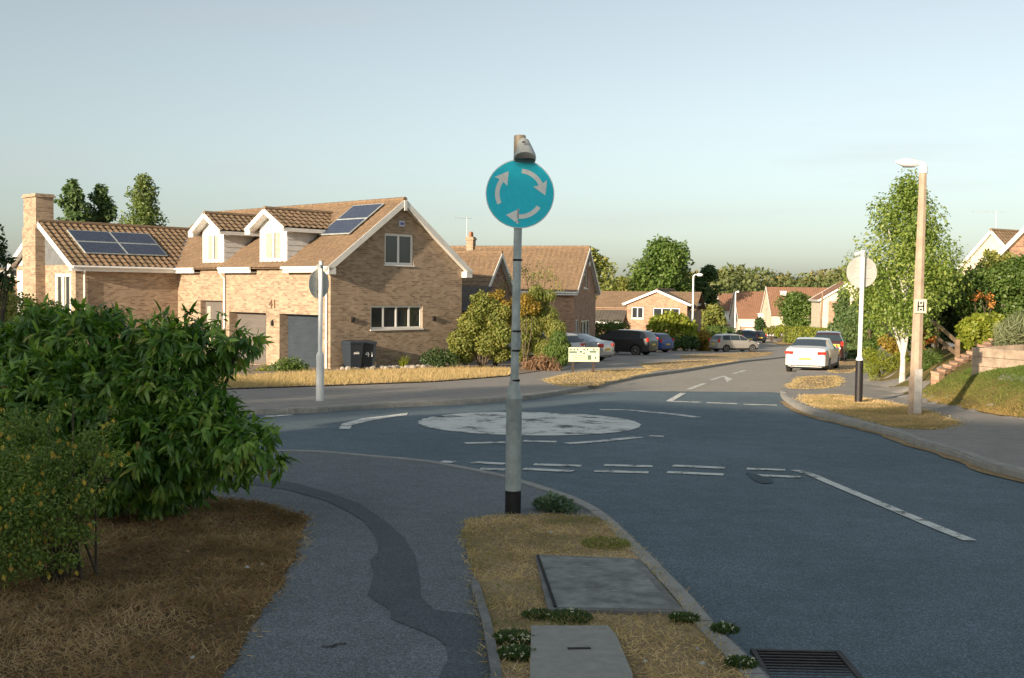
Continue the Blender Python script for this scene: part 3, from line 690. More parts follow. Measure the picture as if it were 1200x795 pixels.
def window(par, o, u, s0, s1, z0, z1, n=2, depth=.07, fw=.06, mats=None, sill=True, curtain=False, trans=None, label=None):
    u = Vector((u[0], u[1], 0)).normalized(); nrm = Vector((u.y, -u.x, 0)); o = Vector(o); ang = math.atan2(u.y, u.x)
    def bxl(mb, a, b, c, d, d0, d1):   # a..b along s, c..d along z, d0..d1 behind the face
        q = o + u * ((a + b) / 2) - nrm * ((d0 + d1) / 2) + Vector((0, 0, (c + d) / 2))
        mb.box(q, (b - a, abs(d1 - d0), d - c), ang)
    mb = MB(); D0, D1 = depth, depth + .06
    bxl(mb, s0, s1, z0, z0 + fw, D0, D1); bxl(mb, s0, s1, z1 - fw, z1, D0, D1)
    bxl(mb, s0, s0 + fw, z0 + fw, z1 - fw, D0, D1); bxl(mb, s1 - fw, s1, z0 + fw, z1 - fw, D0, D1)
    for i in range(1, n):
        c = s0 + (s1 - s0) * i / n; bxl(mb, c - fw / 2, c + fw / 2, z0 + fw, z1 - fw, D0, D1)
    if trans: bxl(mb, s0 + fw, s1 - fw, z0 + (z1 - z0) * trans - fw / 2.4, z0 + (z1 - z0) * trans + fw / 2.4, D0 - .003, D1)
    w_ = mb.build('window', m_upvc, par)
    if sill:
        mb = MB(); bxl(mb, s0 - .04, s1 + .04, z0 - .05, z0 - .002, -.05, D1); mb.build('sill', m_upvc, w_)
    mb = MB(); bxl(mb, s0 + fw / 2, s1 - fw / 2, z0 + fw / 2, z1 - fw / 2, D0 + .025, D0 + .035); mb.build('pane', m_glass, w_)
    if curtain:
        for i in range(n):
            a = s0 + (s1 - s0) * i / n + fw; b = s0 + (s1 - s0) * (i + 1) / n - fw; k = (b - a) * (.36 if curtain == 2 else .22)
            for (p, q) in ((a, a + k), (b - k, b)) if curtain == 1 else ((a, b),):
                mb = MB(); bxl(mb, p, q, z0 + fw, z1 - fw, D0 + .017, D0 + .022); mb.build('curtain', m_curt, w_)
    return w_
def roof_sheet(mb, p0, U, Vv, lu, lv, tw=.33, th=.34, amp=.035, step=.03, mi=0, thick=.05, detail=True, clipf=None):
    """tiled slope: p0 the eave corner, U along the eave, Vv up the slope (unit vectors)"""
    p0 = Vector(p0); U = Vector(U).normalized(); Vv = Vector(Vv).normalized(); N = U.cross(Vv)
    if N.z < 0: N = -N
    nu = max(1, int(round(lu / tw))) if detail else 1; nv = max(1, int(round(lv / th))) if detail else 1
    per = 4 if detail else 1
    prof = [0, .5, 1, .35] if detail else [0]
    rows = []
    for j in range(nv):
        for e in ((0, 1) if detail else (0, 1)):
            v = lv * (j + e) / nv; hgt = (step * (1 - e)) if detail else 0
            row = []
            for i in range(nu * per + 1):
                q = prof[i % per] * amp if detail else 0
                row.append(p0 + U * (lu * i / (nu * per)) + Vv * (v - (0 if e else 0)) + N * (q + hgt))
            rows.append(row)
    V = [p for r_ in rows for p in r_]; w_ = len(rows[0])
    F = [(j * w_ + i, j * w_ + i + 1, (j + 1) * w_ + i + 1, (j + 1) * w_ + i) for j in range(len(rows) - 1) for i in range(w_ - 1)]
    mb.add(V, F, mi)
    a, b, c, d = p0, p0 + U * lu, p0 + U * lu + Vv * lv, p0 + Vv * lv; t = N * -thick
    q = [a, b, c, d]; mb.add(q + [x + t for x in q], [(4, 5, 6, 7), (0, 1, 5, 4), (1, 2, 6, 5), (2, 3, 7, 6), (3, 0, 4, 7)], mi)
def ridge_cap(mb, a, b, r=.11, mi=0, seg=.45):
    a, b = Vector(a), Vector(b); n = max(1, int((b - a).length / seg)); d = (b - a)
    for i in range(n):
        p = a + d * (i / n); q = a + d * ((i + .985) / n)
        mb.tube([p, q], [r * 1.04, r], 8, mi)
def downpipe(par, x, y, z0, z1, off=(0, 0), r=.04):
    mb = MB(); mb.tube([(x + off[0], y + off[1], z1), (x + off[0] * .9, y + off[1] * .9, z1 - .12), (x, y, z1 - .38), (x, y, z0 + .1), (x, y, z0)], r, 8)
    for z in (z0 + .6, z0 + 2.0): mb.box((x, y, z), (.1, .1, .05))
    mb.build('downpipe', m_upvc, par, 40)
def gutter(par, a, b, r=.055):
    mb = MB(); mb.tube([a, b], r, 8); mb.build('gutter', m_upvc, par, 40)

# ------------------------------------------------------------------ brick house number 41
AZ = R(47.5); A0 = G(387, 433); BZ = -1.50
h41 = thing('brick_house', 'large L-shaped buff brick house numbered 41, with solar panels and two white dormers', 'house', (A0[0], A0[1], BZ), AZ)
Zb = -.9
zz = lambda z: z - BZ                       # world height to local
EV, SL, OH = zz(2.45), .727, .30
W_, LEN = 7.0, 14.2
apex = EV + SL * (W_ / 2 + OH)
wallz = EV + SL * OH - .06
WX, WD, SLW = -4.7, 5.8, .60                # wing: runs from x = 0 to WX, y 11 .. 11 + WD
wapex = EV + SLW * (WD / 2 + OH)
ops_front = [(0, 0)]
gar1 = (.75, 3.28, 0, 2.12); gar2 = (4.19, 6.88, 0, 2.12); fdoor = (7.40, 9.13, 0, 2.57)
mb = MB()
# main facade: plane x = 0, outside towards -x: run from y = 11 to y = 0 so the outside lies to the right
fl = lambda q: (11 - q[1], 11 - q[0], q[2], q[3])
wall(mb, (0, 11, 0), (0, -1, 0), [(0, Zb), (11, Zb), (11, wallz), (0, wallz)], [fl(gar1), fl(gar2), fl(fdoor)], depth=.45)
# gable wall: plane y = 0, along +x, outside -y
gw1 = (2.68, 4.22, zz(2.62), zz(3.88)); gw2 = (1.98, 4.74, zz(.05), zz(1.0))
wall(mb, (0, 0, 0), (1, 0, 0), [(0, Zb), (W_, Zb), (W_, wallz), (W_ / 2, wallz + SL * W_ / 2), (0, wallz)], [gw1, gw2])
wall(mb, (W_, 0, 0), (0, 1, 0), [(0, Zb), (LEN, Zb), (LEN, wallz), (0, wallz)])
wall(mb, (W_, LEN, 0), (-1, 0, 0), [(0, Zb), (W_, Zb), (W_, wallz), (W_ / 2, wallz + SL * W_ / 2), (0, wallz)])
# wing: front wall y = 11, from x = WX to 0 (outside -y)
wwz = EV + SLW * OH - .06
wall(mb, (WX, 11, 0), (1, 0, 0), [(0, Zb), (-WX, Zb), (-WX, wwz), (0, wwz)])
wall(mb, (0, 11 + WD, 0), (-1, 0, 0), [(0, Zb), (-WX, Zb), (-WX, wwz), (0, wwz)])
# wing gable x = WX, outside -x: run y from 11+WD to 11 ; brick piers with tall glazing between
L0 = WD
glz = [(L0 - 1.95, L0 - .42, .3, zz(2.15)), (L0 - 5.2, L0 - 4.3, .3, zz(2.15))]
wall(mb, (WX, 11 + WD, 0), (0, -1, 0), [(0, Zb), (WD, Zb), (WD, wwz), (0, wwz)], glz)
mb.build('wall', m_brick, h41)
# triangular upper gable of the wing: white boarding on the far half, grey panel on the near half
mb = MB(); mb.add([(WX - .01, 11 + .2, wwz - .05), (WX - .01, 11 + WD / 2, wwz - .05), (WX - .01, 11 + WD / 2, wapex - .12)], [(0, 1, 2)]); mb.build('gable_panel', m_lead, h41)
mb = MB(); mb.add([(WX - .01, 11 + WD - .2, wwz - .05), (WX - .01, 11 + WD / 2, wwz - .05), (WX - .01, 11 + WD / 2, wapex - .12)], [(0, 1, 2)]); mb.build('gable_boarding', m_clad, h41)
for q in glz: window(h41, (WX, 11 + WD, 0), (0, -1, 0), *q, n=2, depth=.02, fw=.12, sill=False, curtain=1)
mb = MB(); mb.bx(WX - .05, WX - .005, 11 + 4.2, 11 + 5.6, .3, zz(2.3)); mb.build('white_panel', m_clad, h41)
# chimney
mb = MB(); cy0, cy1 = 11 + 2.85, 11 + 4.15
mb.bx(WX - .42, WX + .42, cy0, cy1, Zb, zz(4.15)); mb.bx(WX - .37, WX + .40, cy0 + .03, cy1 - .03, zz(4.15), zz(5.45)); mb.bx(WX - .44, WX + .47, cy0 - .03, cy1 + .03, zz(5.45), zz(5.52)); mb.bx(WX - .40, WX + .43, cy0, cy1, zz(5.52), zz(5.6))
ch = mb.build('chimney', m_brick, h41)
mb = MB(); mb.bx(WX - .0, WX + .46, cy0 - .03, cy1 + .03, zz(3.95), zz(4.17)); mb.build('flashing', m_lead, ch)
# windows in the big gable
window(h41, (0, 0, 0), (1, 0, 0), *gw1, n=2, fw=.1)
window(h41, (0, 0, 0), (1, 0, 0), *gw2, n=4, fw=.085)
# front door with side glass, garage doors
mb = MB(); mb.bx(.25, .30, fdoor[0], fdoor[1], 0, fdoor[3]); fd = mb.build('front_door', m_greydoor, h41)
mb = MB(); mb.bx(.235, .25, fdoor[1] - .42, fdoor[1] - .16, .3, fdoor[3] - .25); mb.bx(.235, .25, fdoor[0] + .55, fdoor[0] + .6, .5, 2.0); mb.build('door_glass', m_curt, fd)
mb = MB(); mb.bx(.2, .235, fdoor[0] + .72, fdoor[0] + .75, .9, 1.2); mb.build('handle', m_steel, fd)
for q, mm, lb in ((gar1, m_shutter, 'blue-grey roller garage door'), (gar2, m_greydoor, 'plain grey garage door')):
    mb = MB(); nsl = 24 if mm is m_shutter else 8
    for i in range(nsl):
        z0, z1 = q[3] * i / nsl, q[3] * (i + 1) / nsl
        mb.add([(.42, q[0], z0), (.42, q[1], z0), (.385, q[0], (z0 * .3 + z1 * .7)), (.385, q[1], (z0 * .3 + z1 * .7)), (.42, q[0], z1), (.42, q[1], z1)], [(0, 1, 3, 2), (2, 3, 5, 4)])
    o = mb.build('garage_door', mm, h41); o['label'] = lb
mb = MB(); mb.bx(-.08, -.005, 3.66, 3.78, 1.62, 1.80); mb.tube([(-.05, 3.72, 1.8), (-.05, 3.72, 1.86)], .03, 8); mb.build('wall_lamp', m_black, h41)
me = text_mesh('41', .52, .012); me.materials.append(simple('number_brown', (.15, .08, .045), .6)); o = link('house_number', me, h41)
o.location = (-.02, 3.72, 2.48); o.rotation_euler = (R(90), 0, R(-90))
# roof
cs_ = 1 / math.sqrt(1 + SL * SL); sn_ = SL * cs_; cw = 1 / math.sqrt(1 + SLW * SLW); sw = SLW * cw
mb = MB(); hl = (W_ / 2 + OH) / cs_
roof_sheet(mb, (-OH, -.28, EV), (0, 1, 0), (cs_, 0, sn_), LEN + .5, hl, .33, .33, .022, .02)
roof_sheet(mb, (W_ + OH, -.28, EV), (0, 1, 0), (-cs_, 0, sn_), LEN + .5, hl, .33, .33, .022, .02)
ridge_cap(mb, (W_ / 2, -.28, apex + .02), (W_ / 2, LEN + .2, apex + .02))
rf = mb.build('main_roof', m_tile2, h41)
mb = MB(); hw = (WD / 2 + OH) / cw
roof_sheet(mb, (WX - .3, 11 - OH, EV), (1, 0, 0), (0, cw, sw), -WX + .3 + 2.4, hw, .3, .33, .05, .035)
roof_sheet(mb, (WX - .3, 11 + WD + OH, EV), (1, 0, 0), (0, -cw, sw), -WX + .3 + 2.4, hw, .3, .33, .05, .035)
ridge_cap(mb, (WX - .3, 11 + WD / 2, wapex + .03), (2.3, 11 + WD / 2, wapex + .03), .1)
rw = mb.build('wing_roof', m_tile, h41)
# valley lead between the two roofs
mb = MB(); mb.beam((-.25, 10.74, EV + .03), (2.3, 11 + WD / 2, wapex + .02), .14, .04); mb.build('valley', m_lead, h41)
# barge boards
mb = MB()
for sx in (0, 1):
    x0 = -OH if sx == 0 else W_ + OH
    mb.beam((x0, -.29, EV - .07), (W_ / 2, -.29, apex - .09), .03, .22)
    mb.beam((x0, -.15, EV - .13), (W_ / 2, -.15, apex - .16), .27, .02)
    mb.bx(min(x0, 0 if sx == 0 else W_) - .02, max(x0, 0 if sx == 0 else W_) + .02, -.305, -.005, EV - .27, EV - .02)
mb.bx(W_ / 2 - .07, W_ / 2 + .07, -.325, -.27, apex - .42, apex - .02)
mb.build('barge_board', m_fascia, h41)
mb = MB()
for (y0, s) in ((11 - OH, 1), (11 + WD + OH, -1)):
    mb.beam((WX - .31, y0, EV - .07), (WX - .31, 11 + WD / 2, wapex - .09), .03, .22); mb.beam((WX - .16, y0, EV - .12), (WX - .16, 11 + WD / 2, wapex - .15), .28, .02)
mb.build('barge_board', m_fascia, h41)
# fascia and gutter runs along the front, broken by the two dormers
dorm = [(2.80, 4.67, 3.72), (7.31, 8.98, 8.15)]
mb = MB()
for a, b in ((-.28, 2.62), (4.85, 7.12), (9.15, 10.75)): mb.bx(-OH - .02, -OH + .01, a, b, EV - .2, EV + .01); mb.bx(-OH + .01, .0, a, b, EV - .19, EV - .16)
mb.bx(WX - .3, -OH, 11 - OH - .02, 11 - OH + .01, EV - .2, EV + .01); mb.bx(WX - .3, 0, 11 - OH + .01, 11, EV - .19, EV - .16)
mb.bx(W_ + OH - .01, W_ + OH + .02, -.28, LEN + .2, EV - .2, EV + .01)
mb.build('fascia', m_fascia, h41)
for a, b in ((-.28, 2.66), (4.81, 7.16), (9.1, 10.6)): gutter(h41, (-OH - .07, a, EV - .02), (-OH - .07, b, EV - .02))
gutter(h41, (WX - .28, 11 - OH - .07, EV - .02), (-OH - .1, 11 - OH - .07, EV - .02))
downpipe(h41, -.06, 7.16, Zb, EV - .05, (-.28, 0)); downpipe(h41, -.06, .18, Zb, EV - .05, (-.28, 0)); downpipe(h41, WX + .35, 10.94, Zb, EV - .05, (-.12, -.28))
for x in (1.05, 5.35): mb = MB(); mb.box((x, -.04, 1.95), (.12, .08, .2)); mb.box((x, -.09, 2.0), (.1, .05, .05)); mb.build('wall_lamp', m_black, h41)
mb = MB(); mb.bx(3.38, 3.66, -.07, -.004, zz(4.16), zz(4.40)); ab = mb.build('alarm_box', simple('alarm_plastic', (.55, .56, .62), .4), h41)
mb = MB(); mb.bx(3.43, 3.61, -.075, -.07, zz(4.23), zz(4.33)); mb.build('alarm_emblem', simple('alarm_blue', (.08, .09, .40), .4), ab)
# dormers
for (y0, y1, yc) in dorm:
    zf0, zf1 = EV + .02, zz(3.98); za = zz(4.78); dz_ = .9
    yc = (y0 + y1) / 2; hw_ = (y1 - y0) / 2
    mb = MB(); eo = .38; sl_ = (za - zz(4.02)) / (hw_ + eo); zt = zz(4.02) + sl_ * eo
    wall(mb, (.02, y1, 0), (0, -1, 0), [(0, zf0 - .05), (y1 - y0, zf0 - .05), (y1 - y0, zt), (hw_, za - .1), (0, zt)], [(.32, y1 - y0 - .32, zf0 + .25, zf1 - .02)])
    dm = mb.build('dormer', m_upvc, h41)
    mb = MB()                          # boarded cheeks
    for yy, sgn in ((y0, -1), (y1, 1)):
        x1 = (zt - EV) / SL - OH
        nb = 8
        for k in range(nb):
            za_, zb_ = zf0 + (zt - zf0) * k / nb, zf0 + (zt - zf0) * (k + 1) / nb
            xa, xb = (za_ - EV) / SL - OH + .12, (zb_ - EV) / SL - OH + .12
            mb.add([(.02, yy + sgn * .03, za_), (max(xa, .02), yy + sgn * .03, za_), (max(xb, .03), yy + sgn * .008, zb_), (.02, yy + sgn * .008, zb_)], [(0, 1, 2, 3)])
            mb.add([(.02, yy + sgn * .03, za_), (max(xa, .02), yy + sgn * .03, za_), (max(xa, .02), yy, za_), (.02, yy, za_)], [(0, 1, 2, 3)])
    mb.build('cheek', m_clad, dm)
    mb = MB()
    for sgn, yy in ((-1, y0), (1, y1)):
        mb.beam((-.08, yy + sgn * .06, zf0 + .06), ((zt - EV) / SL - OH, yy + sgn * .06, zt + .02), .14, .04)
    mb.build('flashing', m_lead, dm)
    # dormer roof running back into the main slope
    mb = MB(); cd = 1 / math.sqrt(1 + sl_ * sl_); sd = sl_ * cd; ze = zz(4.02)
    xb = (ze - EV) / SL - OH + (za - ze) / SL + .15; x0 = -.42
    roof_sheet(mb, (x0, y0 - eo, ze), (1, 0, 0), (0, cd, sd), xb - x0, (hw_ + eo) / cd, .3, .3, .045, .035)
    roof_sheet(mb, (x0, y1 + eo, ze), (1, 0, 0), (0, -cd, sd), xb - x0, (hw_ + eo) / cd, .3, .3, .045, .035)
    ridge_cap(mb, (x0, yc, za + .03), (xb, yc, za + .03), .09)
    mb.build('dormer_roof', m_tile, dm)
    mb = MB()
    for yy, sgn in ((y0 - eo, 1), (y1 + eo, -1)):
        mb.beam((x0 - .015, yy, ze - .07), (x0 - .015, yc, za - .08), .03, .19)
        mb.bx(x0, (ze - EV) / SL - OH, yy - .015, yy + .015, ze - .16, ze - .01)
        mb.beam((x0 / 2, yy, ze - .12), (x0 / 2, yc, za - .13), abs(x0), .02)
        mb.bx(x0 - .025, x0 + .0, min(yy, yy + sgn * .35), max(yy, yy + sgn * .35), ze - .22, ze - .04)
    mb.build('barge_board', m_fascia, dm)
    window(dm, (.02, y1, 0), (0, -1, 0), .32, y1 - y0 - .32, zf0 + .25, zf1 - .02, n=2, depth=.0, fw=.11, sill=False, curtain=2)
# solar panels: two on the main roof, four on the wing
def panels(par, frame, rects):
    p0, U, Vv = [Vector(v) for v in frame]; N = U.cross(Vv); N = N if N.z > 0 else -N
    for (u0, u1, v0, v1) in rects:
        q = [p0 + U * a + Vv * b + N * .12 for a, b in ((u0, v0), (u1, v0), (u1, v1), (u0, v1))]
        mb = MB(); mb.add(q + [x - N * .04 for x in q], [(0, 1, 2, 3), (4, 5, 6, 7), (0, 1, 5, 4), (1, 2, 6, 5), (2, 3, 7, 6), (3, 0, 4, 7)])
        o = mb.build('solar_panel', m_steel, par)
        i_ = .035; q = [p0 + U * a + Vv * b + N * .123 for a, b in ((u0 + i_, v0 + i_), (u1 - i_, v0 + i_), (u1 - i_, v1 - i_), (u0 + i_, v1 - i_))]
        MB().add(q, [(0, 1, 2, 3)]).build('cells', m_solar, o)
v1_, v2_ = (1.45 + OH) / cs_, (3.22 + OH) / cs_; vm = (v1_ + v2_) / 2
panels(rf, ((-OH, 0, EV), (0, 1, 0), (cs_, 0, sn_)), [(.62, 2.55, v1_, vm - .01), (.62, 2.55, vm + .01, v2_)])
sv0, sv1 = .95, 2.95; sm_ = (sv0 + sv1) / 2
panels(rw, ((WX - .3, 11 - OH, EV), (1, 0, 0), (0, cw, sw)), [(.95, 2.85, sv0, sm_ - .01), (2.87, 4.77, sv0, sm_ - .01), (.95, 2.85, sm_ + .01, sv1), (2.87, 4.77, sm_ + .01, sv1)])

# ------------------------------------------------------------------ the other houses
def house(name, label, loc, rz, W, L, eave, slope, bm_, rm, gable=(), left=(), right=(), oh=.3, detail=True, base=-1.2, cat='house', group=None, barge=True, tw=.33):
    """x across the gable, y along the ridge; gable / left / right: windows (s0, s1, z0, z1, lights)"""
    t = thing(name, label, cat, loc, rz, group)
    wz = eave + slope * oh - .06; ap = eave + slope * (W / 2 + oh)
    gb = [(0, base), (W, base), (W, wz), (W / 2, wz + slope * W / 2), (0, wz)]
    mb = MB()
    wall(mb, (0, 0, 0), (1, 0, 0), gb, [q[:4] for q in gable])
    wall(mb, (W, L, 0), (-1, 0, 0), gb)
    wall(mb, (0, L, 0), (0, -1, 0), [(0, base), (L, base), (L, wz), (0, wz)], [q[:4] for q in left])
    wall(mb, (W, 0, 0), (0, 1, 0), [(0, base), (L, base), (L, wz), (0, wz)], [q[:4] for q in right])
    mb.build('wall', bm_, t)
    for o, u, ws in (((0, 0, 0), (1, 0, 0), gable), ((0, L, 0), (0, -1, 0), left), ((W, 0, 0), (0, 1, 0), right)):
        for q in ws: window(t, o, u, *q[:4], n=q[4] if len(q) > 4 else 2, fw=.08, curtain=1 if detail else False)
    c = 1 / math.sqrt(1 + slope * slope); s = slope * c
    mb = MB(); hl = (W / 2 + oh) / c
    roof_sheet(mb, (-oh, -.25, eave), (0, 1, 0), (c, 0, s), L + .5, hl, tw, .34, .03, .025, detail=detail)
    roof_sheet(mb, (W + oh, -.25, eave), (0, 1, 0), (-c, 0, s), L + .5, hl, tw, .34, .03, .025, detail=detail)
    ridge_cap(mb, (W / 2, -.25, ap + .02), (W / 2, L + .25, ap + .02), .11, 0, .45 if detail else 2)
    r_ = mb.build('roof', rm, t)
    if barge:
        for yy, sg in ((-.26, 1), (L + .26, -1)):
            mb = MB()
            for x0 in (-oh, W + oh):
                mb.beam((x0, yy, eave - .07), (W / 2, yy, ap - .09), .03, .2); mb.beam((x0, yy + sg * .13, eave - .12), (W / 2, yy + sg * .13, ap - .15), .24, .02)
            mb.build('barge_board', m_fascia, t)
        for x0, sg in ((-oh, -1), (W + oh, 1)):
            mb = MB(); mb.bx(x0 + sg * .002, x0 + sg * .03, -.25, L + .25, eave - .18, eave + .01); mb.build('fascia', m_fascia, t)
            gutter(t, (x0 + sg * .08, -.22, eave - .02), (x0 + sg * .08, L + .22, eave - .02), .05)
    return t, r_
def chimney(par, x, y, z0, z1, w=.6, d=.45, mat=None):
    mb = MB(); mb.bx(x - w / 2, x + w / 2, y - d / 2, y + d / 2, z0, z1); mb.bx(x - w / 2 - .05, x + w / 2 + .05, y - d / 2 - .05, y + d / 2 + .05, z1 - .2, z1 - .08)
    c = mb.build('chimney', mat or m_brick, par)
    for k in (-.15, .15):
        mb = MB(); mb.lathe([(.09, z1), (.11, z1 + .05), (.085, z1 + .3), (.1, z1 + .32)], (x + k, y, 0), 10); mb.build('chimney_pot', m_pot, c, 40)
    return c
def aerial(par, x, y, z0, z1, w=.9, rz=0):
    mb = MB(); mb.tube([(x, y, z0), (x, y, z1)], .018, 6); c, s = math.cos(rz), math.sin(rz)
    mb.tube([(x - c * w, y - s * w, z1 - .05), (x + c * w * .4, y + s * w * .4, z1 - .05)], .014, 5)
    for k in range(7):
        q = -w + k * w * .2; l = .16 - .008 * k; p = (x + c * q, y + s * q, z1 - .05)
        mb.tube([(p[0] + s * l, p[1] - c * l, p[2]), (p[0] - s * l, p[1] + c * l, p[2])], .007, 4)
    mb.build('aerial', m_steel, par)

# second house: facade lit on the left, gable turned right
X2 = at(673, 64); Y2 = 64; g2 = -SLOPE * Y2
t2, r2 = house('gabled_house', 'buff brick house with long tan roof and side gable, behind the tall bushes', (X2, Y2, g2), R(74), 6.4, 13, 3.85, .80, m_brickf, m_tile2,
    gable=[(2.7, 3.8, 4.1, 5.3, 1), (.5, 1.6, .9, 2.2, 2), (2.0, 4.8, 1.1, 2.1, 3)], left=[(1.5, 3.2, .9, 2.2), (6, 8, .9, 2.2)])
chimney(t2, 3.2, 7.6, 5.5, 7.35); aerial(t2, 3.2, 7.9, 6.5, 8.6, 1.0, R(-40))
mb = MB(); mb.tube([(3.05, -.24, 5.62), (3.05, -.29, 5.62)], .16, 14); mb.build('vent', m_upvc, t2, 30)
X2b = at(566, 55); g2b = -SLOPE * 55
t2b, r2b = house('garage_wing', 'low tan-roofed house end whose white edged gable peeps over the bushes', (X2b, 55, g2b), R(72), 4.6, 9, 3.35, .86, m_brickd, m_tile2, gable=[(1.7, 2.9, 1.2, 2.2, 2)])
t2b['category'] = 'house'; t2b.name = 'gabled_house'
mb = MB(); roof_sheet(mb, (-2.9, -.6, 2.75), (0, 1, 0), (.93, 0, .36), 8, 2.9, detail=False); mb.build('porch_roof', m_tiled, t2b)
mb = MB(); mb.bx(-2.93, -2.9, -.6, 7.4, 2.58, 2.76); mb.build('fascia', m_lead, t2b)
mb = MB(); mb.bx(-2.6, -2.5, -.4, 7, -.8, 2.6); mb.build('garage_front', m_greydoor, t2b)

# third house: broad lit gable, lower dark roof at its left
u3 = R(-18); Y3 = 96; X3 = at(735, Y3); g3 = float(gplane(Y3)); eh = zat(735, 354.5, Y3) - g3
t3, r3 = house('gabled_house', 'pale brick house with broad low gable and two white windows, behind the black car', (X3, Y3, g3), u3, 5.4, 9, eh - .1, .42, m_brickf, m_tile2,
    gable=[(.4, 1.5, eh - 1.45, eh - .4, 2), (2.35, 4.75, eh - 1.55, eh - .45, 3)], right=[(1.2, 2.6, eh - 1.5, eh - .5, 2)], detail=False)
mb = MB(); cc, ss = .90, .436
roof_sheet(mb, (-3.4, .6, eh - .6), (1, 0, 0), (0, cc, ss), 9.5, 3.7, detail=False); roof_sheet(mb, (-3.4, .6 + 7.4 * cc, eh - .6), (1, 0, 0), (0, -cc, ss), 9.5, 3.7, detail=False); mb.build('main_roof', m_tile2, t3)
mb = MB(); roof_sheet(mb, (-3.2, -1.1, eh - 1.75), (1, 0, 0), (0, .86, .5), 3.1, 2.2, detail=False); mb.build('porch_roof', m_tiled, t3)
mb = MB(); mb.bx(-3.2, -.1, -1.13, -1.09, eh - 1.92, eh - 1.74); mb.build('fascia', m_fascia, t3)
mb = MB(); mb.bx(-3.2, 0, .7, 6.5, -1, eh - .5); mb.build('side_wall', m_brickf, t3)

# the far row of steep roofed chalets
def chalet(px, Y, L, label, ridge_y, eave_y, W=8.5, rz=R(-3), boxes=(), garage=None, gm_=None):
    X = at(px, Y); g0 = float(gplane(Y)); ev = zat(px, eave_y, Y) - g0; ap = zat(px, ridge_y, Y + W / 2) - g0
    t = thing('chalet_house', label, 'house', (X, Y, g0), rz, 'steep roofed houses at the end of the street')
    slope = (ap - ev) / (W / 2)
    # gable ends at x = 0 and x = L, ridge along x
    mb = MB(); gb = [(0, -1), (W, -1), (W, ev), (W / 2, ap - .05), (0, ev)]
    wall(mb, (0, W, 0), (0, -1, 0), gb); wall(mb, (L, 0, 0), (0, 1, 0), gb); wall(mb, (0, 0, 0), (1, 0, 0), [(0, -1), (L, -1), (L, ev), (0, ev)]); wall(mb, (L, W, 0), (-1, 0, 0), [(0, -1), (L, -1), (L, ev), (0, ev)])
    mb.build('wall', gm_ or m_cream, t)
    c = 1 / math.sqrt(1 + slope * slope); mb = MB()
    roof_sheet(mb, (-.12, -.15, ev - .15 * slope), (1, 0, 0), (0, c, slope * c), L + .24, (W / 2 + .15) / c, detail=False, thick=.12)
    roof_sheet(mb, (-.12, W + .15, ev - .15 * slope), (1, 0, 0), (0, -c, slope * c), L + .24, (W / 2 + .15) / c, detail=False, thick=.12)
    mb.build('roof', m_tilef, t)
    mb = MB()
    for yy in (-.15, W + .15): mb.beam((-.15, yy, ev - .15 * slope), (-.15, W / 2, ap), .05, .22)
    mb.build('barge_board', m_fascia, t)
    for (a, b, z0, z1, d) in boxes:
        mb = MB(); mb.bx(a, b, -d, 1.6, z0, z1); mb.bx(a - .1, b + .1, -d - .15, 1.9, z1, z1 + .12); bx_ = mb.build('dormer', m_fascia, t)
        mb = MB(); mb.bx((a + b) / 2 - .05, b - .25, -d - .02, -d + .03, z0 + .25, z1 - .2); mb.build('window', m_glass, bx_)
    if garage:
        a, b, z1, d = garage; mb = MB(); mb.bx(a, b, -d, 0, -1, z1); gr = mb.build('garage', m_brickf, t)
        mb = MB(); mb.bx(a - .1, b + .1, -d - .1, .05, z1, z1 + .28); mb.build('flat_roof', m_fascia, gr)
        mb = MB(); mb.bx(a + .5, b - .5, -d - .03, -d + .02, -1, z1 - .3); mb.build('garage_door', m_upvc, gr)
    return t
m_cream = simple('cream_render', (.62, .55, .43), .8, 0, .08, 2)
chalet(846, 172, 3.6, 'leftmost brown steep roofed house at the end of the street', 344, 366, boxes=[(.2, 2.2, 1.9, 3.4, .8)], garage=(-1, 2.6, 1.5, 3))
chalet(866, 160, 4.6, 'middle steep roofed house at street end, behind the far lamp post', 341.5, 372, boxes=[(2.9, 4.5, 2.0, 3.3, .6)], garage=(.2, 3.0, 1.45, 1.6))
chalet(905, 152, 10.5, 'wide steep roofed house at street end, behind the round tree', 336.5, 369, boxes=[(1.6, 2.3, 6.1, 6.6, -2.6)], garage=(.4, 2.2, 1.5, 1.5))
XD = at(962, 128); gD = float(gplane(128)); eD = zat(962, 350, 128) - gD
tD, _ = house('gabled_house', 'cream fronted house with white barge boards and brick panels, beyond the van', (XD, 128, gD), R(-8), 6.5, 8, eD - .2, .62, m_cream, m_tilef, gable=[(1.3, 2.7, .8, 2.0, 2), (3.4, 5.4, 2.9, 4.1, 3)], detail=False)
for a, b in ((.9, 2.3), (3.1, 3.3)):
    mb = MB(); mb.bx(a, b, -.06, -.01, 2.4, eD - .3); mb.build('brick_panel', m_brickf, tD)
